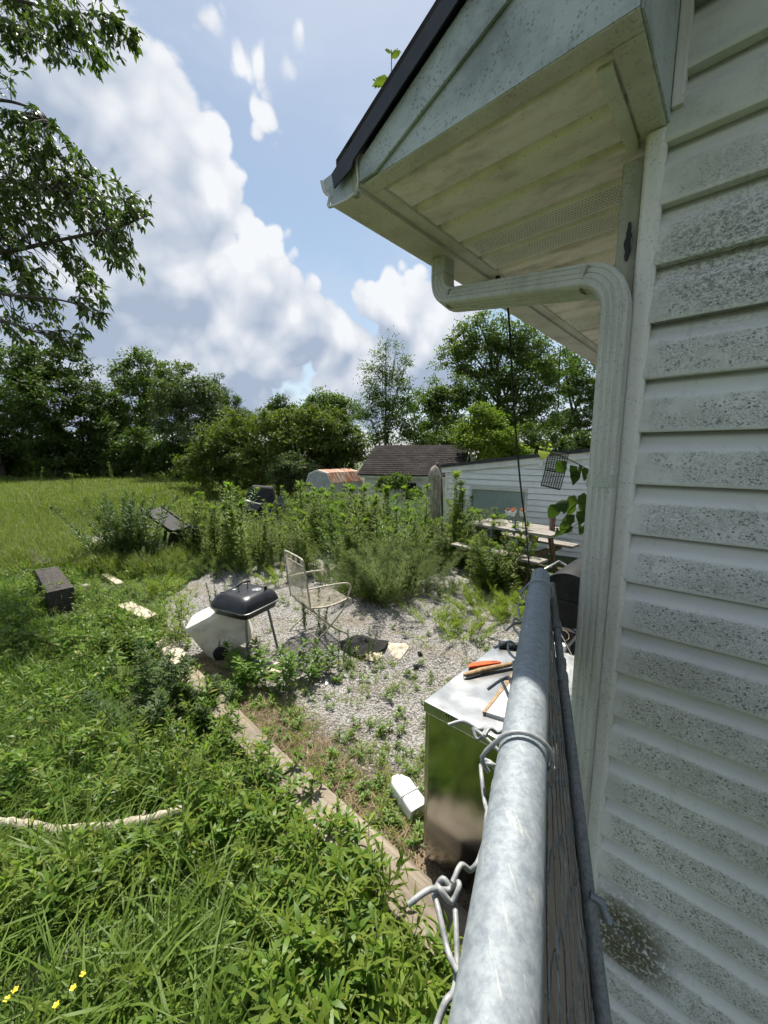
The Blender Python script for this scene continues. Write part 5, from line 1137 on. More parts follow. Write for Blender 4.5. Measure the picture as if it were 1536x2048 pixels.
def build_near_tree():
    D = 5.6; rr = random.Random(21); rng = np.random.default_rng(21)
    b = at(-560, 900, 6.2); base = Vector((b.x, b.y, -.05)); o = empty('overhanging_tree', base, 0, 'large near tree whose leafy boughs hang into the upper left', 'tree')
    l = lambda px, py, d=D: at(px, py, d) - base
    t = MB(); hub = l(-430, 250, 6.2); t.tube(spline([(0, 0, 0), Vector((.1, 0, 2.2)), hub * .8, hub, l(-380, -260, 6.0)], 5), [.34 * (1 - .7 * i / 20) for i in range(21)], 12)
    limbs = [([l(-400, 420, 6.1), l(-150, 520, 5.9), l(0, 505, 5.7), l(120, 480, 5.6), l(230, 455, 5.5), l(300, 430, 5.4)], .05),
             ([l(-410, 330, 6.1), l(-160, 330, 5.9), l(0, 360, 5.8), l(110, 380, 5.7), l(200, 400, 5.6)], .045),
             ([l(-420, 250, 6.1), l(-200, 230, 5.9), l(-30, 200, 5.8), l(60, 215, 5.7), l(110, 250, 5.6)], .045),
             ([l(-400, 470, 6.1), l(-150, 560, 5.8), l(20, 590, 5.6), l(120, 600, 5.4), l(200, 625, 5.3)], .04),
             ([l(-400, 470, 6.1), l(-150, 600, 5.7), l(0, 640, 5.4), l(90, 670, 5.3), l(165, 690, 5.2)], .03),
             ([l(-390, -100, 6.0), l(-150, -60, 5.7), l(0, -10, 5.5), l(120, 20, 5.4), l(250, 40, 5.3)], .045),
             ([l(-400, 0, 6.0), l(-150, 20, 5.8), l(0, 50, 5.6), l(90, 80, 5.5), l(160, 105, 5.4)], .03)]
    spine = []
    for pts, r in limbs:
        q = spline(pts, 6); n = len(q); t.tube(q, [max(.006, r * (1 - .9 * i / (n - 1))) for i in range(n)], 7); spine += q[6:]
    lobes = [(40,400,95),(120,390,85),(200,420,62),(255,430,42),(95,300,56),(25,290,62),(50,245,36),(130,345,60),(40,540,62),(150,535,50),(225,500,38),(205,470,50),(70,600,40),(170,620,34),(30,660,32),(110,665,28),(-40,450,120),(-75,300,90),
             (50,25,62),(140,35,55),(205,35,38),(20,70,50),(110,80,32),(170,85,26),(240,55,18),(-60,60,90)]
    f = Fol(); bases = []; drs = []; lens = []
    for px, py, r in lobes:
        R0 = r / FPX * D; c = l(px, py, D + rr.uniform(-.4, .4)); k = int(9 + 105 * R0 * R0)
        for _ in range(k):
            e = c + Vector(rdir(1, rng)[0]) * R0 * rr.uniform(.1, 1.05); q = min(spine, key=lambda s: (s - e).length + rr.random() * .15); dd = e - q
            if dd.length > .75: e = q + dd * (.75 / dd.length + .25)
            dr = (dd.normalized() * .6 + Vector((.45, 0, -.25)) + Vector(rdir(1, rng)[0]) * .3).normalized(); tip = e + dr * .22
            tw = arc(q, (q + e) / 2 + Vector((0, 0, .07)), e, 4) + [tip]; t.tube(tw, [.007, .006, .005, .004, .003, .002], 4, caps=False)
            for j in range(15):                                     # drooping leaves along the last stretch
                s = .15 + .85 * j / 14; pos = e.lerp(tip, s) if j > 5 else tw[2].lerp(e, j / 6); sd = Vector(rdir(1, rng)[0])
                bases.append(pos); drs.append((dr * .35 + sd * .75 + Vector((0, 0, -.55))).normalized()); lens.append(rr.uniform(.075, .135))
    B = np.array([tuple(p) for p in bases]); Dv = np.array([tuple(p) for p in drs]); Ln = np.array(lens); n = len(B)
    f.leaves(B, Dv, unit(rdir(n, rng) * .7 + [0, 0, .8]), Ln, Ln * .36, .25, .12, 2)
    link_mesh('crown', f.mesh('crown'), [LEAF['near'], M['bark']], o); t.build('trunk', M['bark'], o, smooth=60)
build_near_tree()

# ------------------------------------------------------------------ weeds
def vnoise(p, s, seed=0):                       # cheap smooth noise for patchiness
    r = np.random.default_rng(seed); v = 0
    for k in range(5): a = r.uniform(0, 6.28); q = s * (1 + .6 * k); v = v + np.sin((p[:, 0] * np.cos(a) + p[:, 1] * np.sin(a)) * q + r.uniform(0, 6.28)) / (1 + .3 * k)
    return v / 3
def weed_mesh(name, seed, h, nleaf, L, W, lean=.12, ntip=22, tipL=.06, start=.12, stems=1, ang=.75, spread=.06, seg=2, mats=(0, 1), stemr=.006, droop=.25, branchy=0.0):
    rng = np.random.default_rng(seed); rr = random.Random(seed); f = Fol()
    for s in range(stems):
        o = np.array([rr.gauss(0, spread * .5), rr.gauss(0, spread * .5), 0]) if stems > 1 else np.zeros(3)
        hh = h * rr.uniform(.72, 1.0) if stems > 1 else h; ln = np.array([rr.gauss(0, lean * .5), rr.gauss(0, lean * .5)]) * hh + o[:2] * .8
        P = lambda t: np.stack([o[0] + ln[0] * t ** 1.5, o[1] + ln[1] * t ** 1.5, hh * t], -1)
        f.st.tube([tuple(P(np.array(k / 5))) for k in range(6)], [stemr * (1 - .7 * k / 5) for k in range(6)], 5, caps=False)
        t = start + (1 - start) * np.sort(rng.random(nleaf)); a = np.arange(nleaf) * 2.4 + rng.uniform(0, 6)
        d = np.stack([np.cos(a) * ang, np.sin(a) * ang, np.full(nleaf, 1 - ang * .6)], -1) + rng.normal(size=(nleaf, 3)) * .12
        b = P(t)
        if branchy: b = b + d * [branchy, branchy, branchy * .8] * rng.random((nleaf, 1)) * (1.15 - t[:, None])
        sz = (1 - .45 * t) * rng.uniform(.75, 1.2, nleaf); f.leaves(b, d, np.tile([0., 0, 1], (nleaf, 1)), L * sz, W * sz, droop, .12, seg, mats[0])
        if ntip:
            a = rng.uniform(0, 6.28, ntip); e = rng.uniform(.1, 1.2, ntip); d = np.stack([np.cos(a) * np.cos(e), np.sin(a) * np.cos(e), np.sin(e)], -1)
            f.leaves(P(np.full(ntip, 1.0)) - [0, 0, .05] * rng.random((ntip, 1)), d, np.tile([0., 0, 1], (ntip, 1)), tipL * rng.uniform(.6, 1.1, ntip), tipL * .24, .1, .12, seg, mats[1])
    return f.mesh(name, 2)
def put(me, name, loc, rz, sc, label, cat, group=None, mats=None, tilt=0.0):
    o = bpy.data.objects.new(name, me); COL.objects.link(o); o.location = loc; o.rotation_euler = (random.uniform(-tilt, tilt), random.uniform(-tilt, tilt), rz); o.scale = (sc, sc, sc)
    return tag(o, label, cat, group)
def setm(me, *mats):
    for m in mats: me.materials.append(m)
    return me
def gp(px, D): p = at(px, 1000, D); return Vector((p.x, p.y, gz(p.x, p.y)))
def build_weeds():
    rr = random.Random(31)
    TW = [setm(weed_mesh('tall_weed', 50 + i, 1.0, 125, .16, .036, .07, (40, 16, 28, 22, 40, 12, 30)[i], (.12, .08, .10, .07, .11, .09, .10)[i], .06, droop=.3, stemr=.007), LEAF['tall'], LEAF['tip' if i % 2 == 0 else 'tall'], M['stem']) for i in range(7)]
    TB = [setm(weed_mesh('branching_weed', 90 + i, 1.0, 150, .095, .024, .22, 22, .07, .05, 4, .9, .16, 1, (0, 1), .005, .2, .16), LEAF[m_], LEAF['tip' if i != 1 else 'feather'], M['stem']) for i, m_ in enumerate(('tall', 'feather', 'olive', 'weed'))]
    def stand(n, x0, x1, d0, d1, h0, h1, label, group, meshes=TW, name='tall_weed'):
        for i in range(n):
            
            for _ in range(6):
                p = gp(rr.uniform(x0, x1), rr.uniform(d0, d1))
                if vnoise(np.array([[p.x, p.y]]), 2.6, 14)[0] > -.28: break
            put(rr.choice(meshes) if rr.random() < .68 else rr.choice(TB), name, p, rr.uniform(0, 6.28), h0 * .85 + (h1 * 1.08 - h0 * .85) * rr.random() ** 1.3, label, 'weed', group, tilt=.16)
    g = 'tall leafy weeds standing in the yard'
    stand(150, 575, 850, 6.6, 10.5, .70, 1.28, 'tall leafy green weed in the dense stand before the sheds', 'weeds of the dense stand')
    stand(40, 590, 860, 5.7, 6.9, .50, 1.02, 'tall leafy green weed at the front of the dense stand', 'weeds at the front of the stand')
    stand(26, 395, 482, 6.2, 7.8, .85, 1.38, 'tall leafy green weed in the group left of the stand', 'weeds of the left group')
    stand(34, 470, 610, 5.9, 7.6, .45, .90, 'medium leafy weed between the left group and the chair', 'medium weeds behind the chair')
    stand(30, 885, 985, 5.9, 7.0, .55, 1.05, 'tall leafy weed left of the picnic table', 'weeds left of the picnic table')
    stand(14, 845, 890, 6.2, 7.4, .55, .85, 'medium leafy weed at the foot of the closed parasol', 'weeds at the parasol foot')
    stand(16, 475, 590, 9.0, 12.5, .75, 1.05, 'leafy weed growing before the black plastic liners', 'weeds before the black liners')
    stand(22, 600, 725, 9.0, 12.5, 1.0, 1.35, 'tall leafy weed before the rusty roofed metal shed', 'weeds before the metal shed')
    stand(9, 955, 1060, 5.2, 5.8, .45, .80, 'medium leafy weed hiding the lower picnic bench', 'weeds hiding the picnic bench')
    stand(8, 905, 935, 7.2, 7.6, 1.2, 1.45, 'tall leafy weed before the shed window', 'weeds before the shed window')
    stand(7, 985, 1045, 5.9, 6.6, .85, 1.15, 'tall leafy weed beside the picnic table', 'weeds beside the picnic table')
    stand(4, 365, 400, 7.2, 7.8, 1.15, 1.35, 'slim tall weed at the left end of the groups', 'slim weeds at the left end')
    stand(7, 60, 420, 16, 26, .9, 1.5, 'lone weed stalk standing in the field grass', 'weed stalks in the field')
    # named bushes
    put(TB[2], 'leafy_bush', gp(955, 5.6), 1.1, .62, 'lower leafy bush left of the round green bush', 'bush')
    put(TB[0], 'leafy_bush', gp(690, 5.3), 2.1, .55, 'low leafy bush right behind the patio chair', 'bush')
    bm = setm(weed_mesh('bush', 71, .80, 150, .11, .030, .2, 20, .07, .06, 16, .8, .30, 1, (0, 1), .005, .2, .1), LEAF['olive'], LEAF['tip'], M['stem'])
    put(bm, 'leafy_bush', gp(1002, 5.3), .5, 1.05, 'round leafy green bush at the right of the gravel below the picnic table', 'bush')
    bl = setm(weed_mesh('dark_bush', 72, .95, 190, .11, .030, .30, 14, .06, .04, 24, .7, .42, 1, (0, 1), .005, .15, .12), LEAF['blue'], LEAF['blue'], M['stem'])
    put(bl, 'dark_bush', gp(242, 6.8), 1.2, 1.25, 'dark blue-green bushy weed before the concrete pad at left', 'bush'); 
    put(bl, 'dark_bush', gp(290, 6.6), 2.2, .45, 'low dark weed right of the dark bushy weed', 'bush')
    fe = setm(weed_mesh('feathery', 73, .80, 230, .080, .013, .26, 12, .06, .03, 28, .8, .50, 1, (0, 0), .003, .1, .14), LEAF['feather'], LEAF['feather'], M['stem'])
    for i, (x, d, s, lab) in enumerate(((728, 5.0, .80, 'fine feathery weed mound left of the gravel centre'), (785, 5.1, .98, 'tallest feathery weed mound behind the chair'), (828, 5.4, .80, 'feathery weed mound at the right end of the mound group'), (760, 5.9, .95, 'feathery weed mound at the back of the mound group'))):
        put(fe, 'feathery_weed', gp(x, d), i * 1.7, s, lab, 'weed', 'feathery weed mounds')
    lo = setm(weed_mesh('low_clump', 74, .30, 70, .07, .010, .35, 6, .03, .1, 22, .6, .30, 1, (0, 0), .003, .1, .06), LEAF['lime'], LEAF['lime'], M['stem'])
    lf = setm(weed_mesh('low_feather', 75, .30, 70, .07, .010, .35, 6, .03, .1, 22, .6, .30, 1, (0, 0), .003, .1, .06), LEAF['feather'], LEAF['feather'], M['stem'])
    for i, (x, y, s, m_, lab) in enumerate(((960, 1225, .95, lo, 'low yellow-green clump left of the rail end'), (1010, 1222, 1.0, lo, 'low yellow-green clump touching the rail end'), (430, 1145, 1.0, lf, 'low feathery clump at the back edge of gravel'), (480, 1150, .9, lf, 'low feathery clump right of its twin at the gravel back edge'), (395, 1135, .8, lf, 'low feathery clump below the toppled chair'), (730, 1190, .9, lo, 'yellow-green clump between the chair and the mounds'), (560, 1165, .8, lo, 'yellow-green clump behind the chair back'), (880, 1250, .8, lo, 'yellow-green clump on gravel beyond the worktop'), (930, 1275, .75, lo, 'yellow-green clump beside the far worktop corner'), (1030, 1245, .8, lo, 'yellow-green clump right at the rail sleeve'), (905, 1195, .8, lf, 'low feathery clump right of the mounds'), (650, 1165, .7, lf, 'low feathery clump behind the chair seat'), (345, 1150, .9, lf, 'low feathery clump right of the dark bushy weed'), (315, 1185, .8, lo, 'yellow-green clump at the left end of the gravel'))):
        p = on(x, y); put(m_, 'weed_clump', Vector((p.x, p.y, 0)), i * 1.1, s, lab, 'weed')
    mk = setm(weed_mesh('mugwort', 76, .42, 70, .05, .011, .1, 16, .03, .1, 2, .4, .05, 1, (0, 0), .003, .1, .02), LEAF['blue'], LEAF['blue'], M['stem'])
    for x, y, s, lab in ((434, 1232, 1.15, 'left of two dark spiky weeds behind the grill'), (450, 1225, 1.0, 'right of two dark spiky weeds behind the grill'), (733, 1318, .8, 'dark spiky weed beside the ash heap'), (700, 1318, .75, 'dark spiky weed left of the ash heap'), (638, 1268, 1.3, 'thin weed growing under the patio chair'), (612, 1262, 1.2, 'thin weed growing at the left leg of the patio chair'), (676, 1330, .8, 'short thin weed below the patio chair')):
        p = on(x, y); put(mk, 'spiky_weed', Vector((p.x, p.y, 0)), x, s, lab, 'weed')
    # saplings with broad leaflets
    sp = setm(weed_mesh('sapling', 77, .48, 34, .15, .056, .25, 8, .10, .25, 6, .9, .22, 2, (0, 0), .005, .3, .12), LEAF['weed'], LEAF['tip'], M['stem'])
    for x, y, s, rz, lab in ((560, 1378, .75, .3, 'leafy sapling growing in front of the grill legs'), (640, 1352, .55, 1.3, 'low leafy sapling right of the grill'), (490, 1358, .62, 2.0, 'leafy sapling climbing the near grill leg'), (465, 1400, .4, 2.2, 'small bright sapling at the timber below the cooler')):
        p = on(x, y); put(sp, 'leafy_sapling', Vector((p.x, p.y, 0)), rz, s, lab, 'sapling')
    ls = setm(weed_mesh('locust', 78, .60, 90, .055, .022, .3, 10, .05, .2, 6, .85, .16, 1, (0, 1), .005, .2, .20), LEAF['lime'], LEAF['tip'], M['stem'])
    for x, y, s, lab in ((368, 1265, .95, 'yellow-green shrub behind the white cooler'), (350, 1300, .7, 'yellow-green shrub left of the white cooler')):
        p = on(x, y); put(ls, 'lime_shrub', Vector((p.x, p.y, 0)), x, s, lab, 'shrub')
    rg = setm(weed_mesh('ragweed', 79, .42, 130, .085, .024, .4, 14, .06, .1, 9, .75, .24, 1, (0, 0), .005, .25, .10), LEAF['blue'], LEAF['blue'], M['stem'])
    p = on(330, 1440); put(rg, 'ragweed_bush', Vector((p.x, p.y, 0)), .4, 1.0, 'dark bushy ragweed in the lawn left of the timber', 'bush')
    p = on(440, 1420); put(rg, 'ragweed_bush', Vector((p.x, p.y, 0)), 1.4, .6, 'smaller dark ragweed between the lawn bush and the timber', 'bush')
    # broad leaved vine by the downspout
    c = at(1150, 930, 2.05); v = empty('vine_branch', c, 0, 'vine twig with broad drooping leaves beside the downspout', 'vine'); rng = np.random.default_rng(5); f = Fol(); st = MB(); L = lambda x, y, d=2.05: at(x, y, d) - c
    root = hl(-0.10, 0.9, .9) - c
    for pts in ([L(1200, 990), L(1180, 945), L(1150, 925), L(1120, 912), L(1082, 897)], [L(1205, 1000), L(1170, 1005), L(1150, 1010), L(1125, 1040)], [L(1205, 1020), L(1180, 1030), L(1150, 1050), L(1110, 1058)]):
        st.tube(spline(pts, 4), .0028, 5)
    st.tube(spline([root, L(1215, 1100), L(1205, 1000)], 4), .006, 6)
    pts = [(1172, 935), (1158, 928), (1150, 940), (1140, 930), (1132, 922), (1088, 903, 1), (1150, 990), (1168, 985), (1160, 1000), (1140, 1000), (1125, 998), (1115, 1008), (1172, 1010), (1165, 1022), (1150, 1030), (1140, 1042), (1128, 1040), (1112, 1052), (1175, 1040), (1158, 1050)]
    for sel, mt in ((0, 0), (1, 1)):
        q = [p_ for p_ in pts if (len(p_) > 2) == bool(sel)]; b = np.array([tuple(L(p_[0], p_[1], 2.05 + rr.uniform(-.06, .06))) for p_ in q]); n = len(b)
        dd = unit(rng.normal(size=(n, 3)) * .45 + [0, -.2, -.9]); f.leaves(b, dd, unit(rng.normal(size=(n, 3)) * .4 + [0, -1, .5]), rng.uniform(.07, .10, n), rng.uniform(.055, .075, n), .2, .2, 2, mt)
    a = np.array([tuple(L(1082 + i * 4, 897 - (i % 3) * 2)) for i in range(6)]); f.leaves(a, rdir(6, rng), np.tile([0., 0, 1], (6, 1)), .03, .02, .1, .1, 2, 1)
    link_mesh('leaves', f.mesh('leaves'), [LEAF['dark'], LEAF['lime'], M['stem']], v); st.build('stem', M['stem'], v)
    # seedling rooted on the roof edge
    c = at(772, 195, 1.02); s = empty('roof_seedling', c, 0, 'small green seedling with toothed leaves growing on the dark roof edge', 'seedling'); f = Fol(); L = lambda x, y: at(x, y, 1.02) - c
    q = [(L(782, 160), L(745, 168)), (L(783, 118), L(800, 98)), (L(782, 108), L(770, 96))]
    for (a, b), W in zip(q, (.034, .02, .012)):
        d = b - a; n = 9
        for i in range(n):
            pass
        f.leaves([tuple(a)], [tuple(d)], [(0.2, -1, .2)], d.length * 1.05, W, .12, .12, 2, 0)
        side = d.cross(Vector((0.2, -1, .2))).normalized()
        for k in range(5):
            for sg in (-1, 1): f.leaves([tuple(a.lerp(b, .15 + .16 * k) + side * sg * W * .25 * (1 - abs(k - 1.5) / 5))], [tuple(side * sg + d.normalized() * .8)], [(0.2, -1, .2)], W * .36, W * .22, 0, .05, 1, 0)
    link_mesh('leaves', f.mesh('leaves'), [LEAF['lime']], s); MB().tube(spline([L(772, 250), L(775, 200), L(782, 160), L(783, 100)], 4), .0012, 5).build('stem', M['stem'], s)
    # buttercups
    for x, y, lab in ((166, 1948, 'topmost yellow flower in the grass at lower left'), (146, 1976, 'yellow flower right of the pale stone slab'), (30, 1980, 'yellow flower nearest the left edge'), (112, 2010, 'lowest yellow flower in the grass'), (14, 1998, 'yellow flower at the very left edge')):
        z = .26; c = on(x, y, z); s = empty('yellow_flower', (c.x, c.y, 0), x, lab, 'flower', 'yellow flowers in the lower left grass'); MB().tube(arc((.02, 0, 0), (.03, 0, z * .6), (0, 0, z), 5), .0012, 5).build('stem', M['stem'], s)
        for k in range(5):
            a = k * 1.2566; u = Vector((math.cos(a), math.sin(a), .25)); w = Vector((-math.sin(a), math.cos(a), 0)); o_ = Vector((0, 0, z))
            MB().quad(o_, o_ + u * .0045 - w * .0035, o_ + u * .009 - w * .002, o_ + u * .009 + w * .002, o_ + u * .0045 + w * .0035).build('petal', M['yellow'], s)
        MB().lathe([(.003, z - .001), (.003, z + .003), (.001, z + .004)], (0, 0, 0), 7).build('flower_centre', M['orange'] if False else M['yellow'], s)
build_weeds()

# ------------------------------------------------------------------ scattered stuff: instanced clumps
def scatter(name, pts, rz, sc, meshes, mats_list, label, cat, tilt=None):
    col = bpy.data.collections.new(name + '_sources')
    for i, me in enumerate(meshes):
        o = bpy.data.objects.new(f'{name}_source_{i:02d}', me); col.objects.link(o)
    n = len(pts); me = bpy.data.meshes.new(name); me.vertices.add(n); me.vertices.foreach_set('co', np.asarray(pts, np.float32).ravel())
    rot = np.zeros((n, 3), np.float32); rot[:, 2] = rz
    if tilt is not None: rot[:, :2] = tilt
    a = me.attributes.new('rot', 'FLOAT_VECTOR', 'POINT'); a.data.foreach_set('vector', rot.ravel())
    a = me.attributes.new('scl', 'FLOAT', 'POINT'); a.data.foreach_set('value', np.asarray(sc, np.float32))
    a = me.attributes.new('pick', 'INT', 'POINT'); a.data.foreach_set('value', RNG.integers(0, len(meshes), n).astype(np.int32))
    o = bpy.data.objects.new(name, me); COL.objects.link(o); tag(o, label, cat, None, 'stuff')
    ng = bpy.data.node_groups.new(name, 'GeometryNodeTree'); ng.interface.new_socket('Geometry', in_out='INPUT', socket_type='NodeSocketGeometry'); ng.interface.new_socket('Geometry', in_out='OUTPUT', socket_type='NodeSocketGeometry')
    N = ng.nodes; gi = N.new('NodeGroupInput'); go = N.new('NodeGroupOutput'); ip = N.new('GeometryNodeInstanceOnPoints'); ci = N.new('GeometryNodeCollectionInfo')
    ci.inputs['Collection'].default_value = col; ci.inputs['Separate Children'].default_value = True; ci.inputs['Reset Children'].default_value = True
    ip.inputs['Pick Instance'].default_value = True
    def attr(nm, ty):
        a = N.new('GeometryNodeInputNamedAttribute'); a.data_type = ty; a.inputs['Name'].default_value = nm; return a.outputs['Attribute']
    er = N.new('FunctionNodeEulerToRotation'); l = ng.links
    l.new(attr('rot', 'FLOAT_VECTOR'), er.inputs[0]); l.new(er.outputs[0], ip.inputs['Rotation']); l.new(attr('scl', 'FLOAT'), ip.inputs['Scale']); l.new(attr('pick', 'INT'), ip.inputs['Instance Index'])
    l.new(gi.outputs[0], ip.inputs['Points']); l.new(ci.outputs[0], ip.inputs['Instance']); l.new(ip.outputs[0], go.inputs[0])
    md = o.modifiers.new('scatter', 'NODES'); md.node_group = ng; return o
def grass_mesh(name, seed, n, h, w, rad, bend, mat, lean=.45):
    rng = np.random.default_rng(seed); f = Fol(); a = rng.uniform(0, 6.28, n); r = rad * np.sqrt(rng.random(n)); b = np.stack([r * np.cos(a), r * np.sin(a), np.zeros(n)], -1)
    aa = rng.uniform(0, 6.28, n); d = np.stack([np.cos(aa) * lean * rng.random(n), np.sin(aa) * lean * rng.random(n), np.ones(n)], -1)
    f.blades(b, d, h * rng.uniform(.5, 1.1, n), w * rng.uniform(.7, 1.2, n), bend * rng.uniform(.2, 1.1, n)); return setm(f.mesh(name), mat)
def screen_pts(n, x0, x1, y0, y1, z=0.0):
    px = RNG.uniform(x0, x1, n); py = RNG.uniform(y0, y1, n); a = (px - 768) / FPX; t = (1024 - py) / FPX
    k = -CH / (-SP + t * CP); return np.stack([a * k, (CP + t * SP) * k], -1)
hinv = np.array(HI)
def to_house(p): return np.stack([hinv[0, 0] * p[:, 0] + hinv[0, 1] * p[:, 1] + hinv[0, 3], hinv[1, 0] * p[:, 0] + hinv[1, 1] * p[:, 1] + hinv[1, 3]], -1)
def zed(p): return np.array([gz(x, y) for x, y in p])
def build_scatter():
    lawn = [grass_mesh('lawn_clump', 100 + i, 20, .26, .0095, .075, .75, LEAF['lawn']) for i in range(7)]
    longg = [grass_mesh('long_clump', 120 + i, 8, .44, .015, .04, .85, LEAF['lawn'], .6) for i in range(4)]
    field = [grass_mesh('field_clump', 140 + i, 34, .36, .015, .22, .6, LEAF['field']) for i in range(5)]
    far = [grass_mesh('far_clump', 160 + i, 46, .44, .030, .55, .5, LEAF['field']) for i in range(4)]
    weeds = [setm(weed_mesh('ground_weed', 180 + i, .24, 13, .085, .026, .35, 4, .05, .18, 1, .85, 0, 2, (0, 1), .0028, .3), LEAF['weed'], LEAF['tip'], M['stem']) for i in range(8)]
    weeds += [setm(weed_mesh('narrow_weed', 190 + i, .30, 16, .10, .014, .3, 5, .05, .12, 1, .7, 0, 2, (0, 1), .0025, .25), LEAF['tall'], LEAF['tip'], M['drystem'] if i == 0 else M['stem']) for i in range(3)] + [setm(weed_mesh('broad_weed', 194 + i, .10, 8, .15, .055, .3, 0, .05, .05, 1, 1.0, 0, 2, (0, 0), .003, .35), LEAF['weed'], LEAF['tip'], M['stem']) for i in range(1)]
    # near lawn and leafy ground cover left of the timbers; things lying in the grass keep a trodden gap in front of them
    gap = [(on(x, y), .13) for x, y in ((-30, 1658), (30, 1657), (90, 1667), (150, 1671), (210, 1663), (270, 1654), (330, 1638))] + [(on(50, 1965), .21), (on(140, 1915), .12), (on(235, 1868), .15), (on(350, 1810), .09), (on(350, 1092), .75), (on(215, 1078), .6)] + [(on(125, 1225), .30), (on(105, 1195), .26), (on(90, 1158), .26), (on(70, 1135), .26), (on(150, 1190), .2), (on(228, 1168), .2), (on(280, 1240), .2)]
    def clear(p, k=1.0):
        ok = np.ones(len(p), bool)
        for c, r in gap:
            n_ = Vector((c.x, c.y, 0)).normalized(); ok &= np.hypot(p[:, 0] - c.x + n_.x * r * .6, p[:, 1] - c.y + n_.y * r * .6) > r * k
        return ok
    p = np.concatenate([screen_pts(6500, -250, 980, 1290, 2300), screen_pts(5200, -300, 420, 1110, 1320)]); h = to_house(p)
    ok = (h[:, 1] < -.17 - .25 * RNG.random(len(p))) & (h[:, 0] < .9) | (h[:, 0] < -6.3)
    den = np.clip((-.20 - h[:, 1]) / .8, .10, 1); ok &= (RNG.random(len(p)) < den) & clear(p, .9); q = p[ok]
    n = 420; lx = RNG.uniform(.25, 3.2, n); ly = RNG.uniform(-2.2, -.10, n); H4 = np.array(HM)
    q = np.concatenate([q, np.stack([H4[0, 0] * lx + H4[0, 1] * ly + H4[0, 3], H4[1, 0] * lx + H4[1, 1] * ly + H4[1, 3]], -1)])
    scatter('lawn_grass', np.c_[q, zed(q)], RNG.uniform(0, 6.28, len(q)), (.62 + .5 * RNG.random(len(q))) * (1 + .22 * vnoise(q, 2.6, 5)), lawn, None, 'lush unmown lawn grass on the left', 'grass')
    p = screen_pts(620, -250, 430, 1500, 2300); h = to_house(p); q = p[(h[:, 1] < -.50) & (vnoise(p, 2.2, 4) > -.1) & clear(p, .8)]
    scatter('long_grass', np.c_[q, zed(q)], RNG.uniform(0, 6.28, len(q)), RNG.uniform(.6, 1.15, len(q)), longg, None, 'long arching grass blades in the foreground', 'grass')
    p = np.concatenate([screen_pts(5600, -100, 1300, 1300, 2300), screen_pts(3400, 0, 480, 1150, 1320)]); h = to_house(p)
    dist = -h[:, 1] - .10; near = np.clip((h[:, 0] + 1.1) / .5, 0, 1)
    ok = (dist > -.05 + .16 * near) & (h[:, 0] < 1.0) & (RNG.random(len(p)) < np.clip(1.40 - dist / 1.05, .26, 1)) & (vnoise(p, 3.0, 9) > -.42) & clear(p)
    q = p[ok]
    scatter('ground_cover', np.c_[q, zed(q)], RNG.uniform(0, 6.28, len(q)), (.38 + .78 * RNG.random(len(q))) * (1 + .25 * vnoise(q, 4.0, 6)), weeds, None, 'leafy green ground cover weeds along the timbers', 'weeds', RNG.normal(0, .25, (len(q), 2)))
    p = screen_pts(2600, 60, 520, 1085, 1300); h = to_house(p); ok = (h[:, 1] > -.25) & clear(p, .8) & ~np.array([IN_GRAVEL((a, b)) for a, b in h]); q = p[ok]
    scatter('edge_weeds', np.c_[q, zed(q)], RNG.uniform(0, 6.28, len(q)), RNG.uniform(.35, .85, len(q)), weeds + lawn[:3] + [lime_t for lime_t in [grass_mesh('lime_tuft', 230 + i, 18, .16, .006, .08, .7, LEAF['lime'], .9) for i in range(4)]], None, 'mixed low weeds at the left edge of the gravel yard', 'weeds')
    # field
    p = screen_pts(5200, -500, 760, 1015, 1150); h = to_house(p); ok = ~((h[:, 0] > -6.2) & (h[:, 1] > -.3) & (h[:, 1] < 4.6)) & clear(p, .8); q = p[ok]
    scatter('field_grass', np.c_[q, zed(q)], RNG.uniform(0, 6.28, len(q)), RNG.uniform(.6, 1.2, len(q)), field, None, 'tall field grass behind the yard', 'grass')
    p = screen_pts(7000, -700, 900, 948, 1022); q = p[(p[:, 1] < 60)]
    scatter('far_field_grass', np.c_[q, zed(q)], RNG.uniform(0, 6.28, len(q)), RNG.uniform(.55, 1.1, len(q)), far, None, 'open grassy field running to the trees', 'grass')
    # sparse growth in the gravel
    p = screen_pts(5200, 280, 1160, 1120, 1700); h = to_house(p)
    inn = np.array([IN_GRAVEL((a, b)) for a, b in h]); vn = vnoise(p, 2.4, 2); edge = np.exp(-np.abs(h[:, 1] - .12) / .28)
    pr = np.clip((vn - .12) * 1.0, 0, .55) + .06 + .42 * edge + .75 * np.clip((h[:, 0] + .95) / .5, 0, 1) * (h[:, 1] > 1.2)
    cab = (h[:, 0] > FX - .06) & (h[:, 1] > FY - .03) & (h[:, 1] < FY + FL + .03)
    ok = inn & (RNG.random(len(p)) < pr) & ~cab; q = p[ok]; small = [grass_mesh('tuft', 200 + i, 16, .11, .0045, .05, .6, LEAF['lime'], .9) for i in range(4)] + [setm(weed_mesh('low_weed', 210 + i, .09, 12, .045, .016, .4, 3, .03, .1, 2, .95, .03, 2, (0, 1), .002, .2), LEAF['weed'], LEAF['tip'], M['stem']) for i in range(3)]
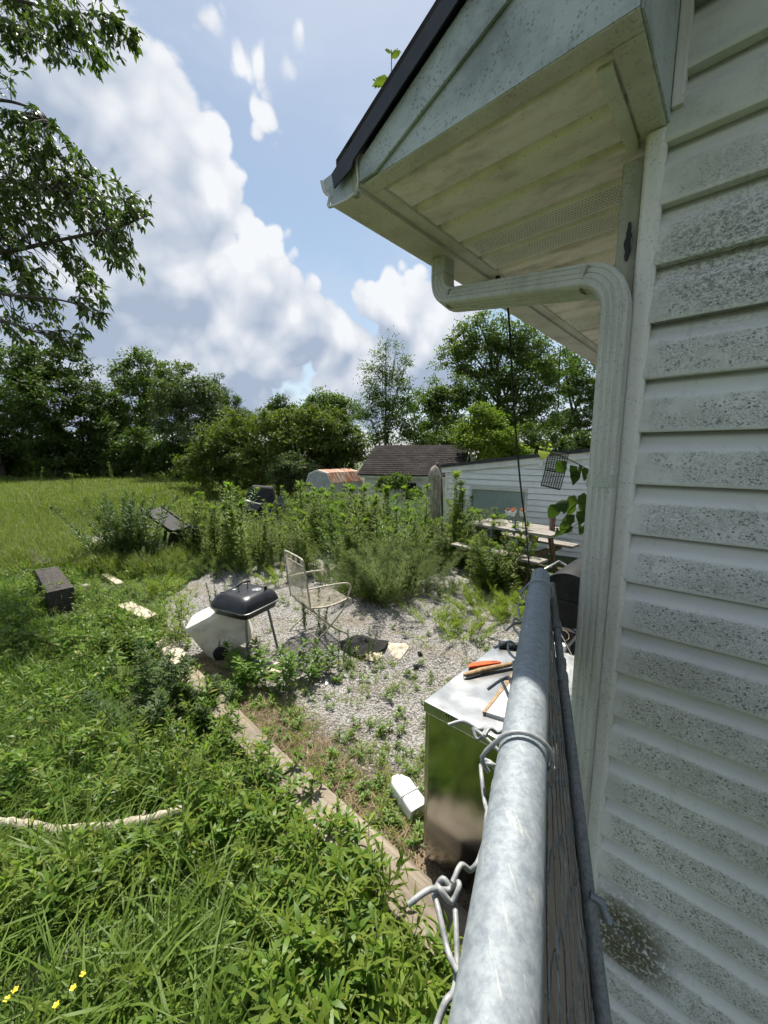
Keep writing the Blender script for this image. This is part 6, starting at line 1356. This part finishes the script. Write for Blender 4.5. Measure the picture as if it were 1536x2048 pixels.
    scatter('gravel_weeds', np.c_[q, zed(q) + .012], RNG.uniform(0, 6.28, len(q)), RNG.uniform(.4, 1.15, len(q)), small, None, 'small weeds and grass tufts sprouting through the gravel', 'weeds')
    # stones
    st = []
    for i in range(6):
        rr = random.Random(300 + i); me = bpy.data.meshes.new('pebble'); import bmesh
        bm = bmesh.new(); bmesh.ops.create_icosphere(bm, subdivisions=1, radius=1.0)
        for v in bm.verts: v.co = Vector((v.co.x * rr.uniform(.7, 1.3), v.co.y * rr.uniform(.6, 1.1), v.co.z * rr.uniform(.4, .8)))
        bm.to_mesh(me); bm.free(); st.append(setm(me, M['pebble']))
    p = np.concatenate([screen_pts(15000, 250, 1160, 1105, 1330), screen_pts(9000, 450, 1000, 1320, 1800)]); h = to_house(p); inn = np.array([IN_GRAVEL((a, b)) for a, b in h])
    cab = (h[:, 0] > FX + .02) & (h[:, 1] > FY) & (h[:, 1] < FY + FL); q = p[inn & ~cab]
    scatter('loose_gravel', np.c_[q, zed(q) + .016], RNG.uniform(0, 6.28, len(q)), .0045 + .011 * RNG.random(len(q)) ** 2.2, st, None, 'loose grey gravel stones of the yard', 'gravel', RNG.uniform(-.6, .6, (len(q), 2)))
    # straw litter along the timber
    sm = []
    for i in range(5):
        b = MB(); rr = random.Random(400 + i)
        for _ in range(5):
            a = rr.uniform(0, 6.28); c = Vector((rr.uniform(-.05, .05), rr.uniform(-.05, .05), rr.uniform(.004, .03))); u = Vector((math.cos(a), math.sin(a), rr.uniform(-.15, .15))) * rr.uniform(.03, .08); b.tube([c - u, c + Vector((0, 0, .006)), c + u], .0016, 4, caps=False)
        sm.append(setm(b.mesh('straw'), M['drystem']))
    n = 1500; lx = RNG.uniform(-3.3, .25, n); ly = .02 + .16 * np.abs(RNG.normal(size=n)) ; H4 = np.array(HM); q = np.stack([H4[0, 0] * lx + H4[0, 1] * ly + H4[0, 3], H4[1, 0] * lx + H4[1, 1] * ly + H4[1, 3]], -1)
    scatter('dry_straw', np.c_[q, np.full(n, .014)], RNG.uniform(0, 6.28, n), RNG.uniform(.6, 1.2, n), sm, None, 'dry straw litter along the edging timber', 'straw')
build_scatter()
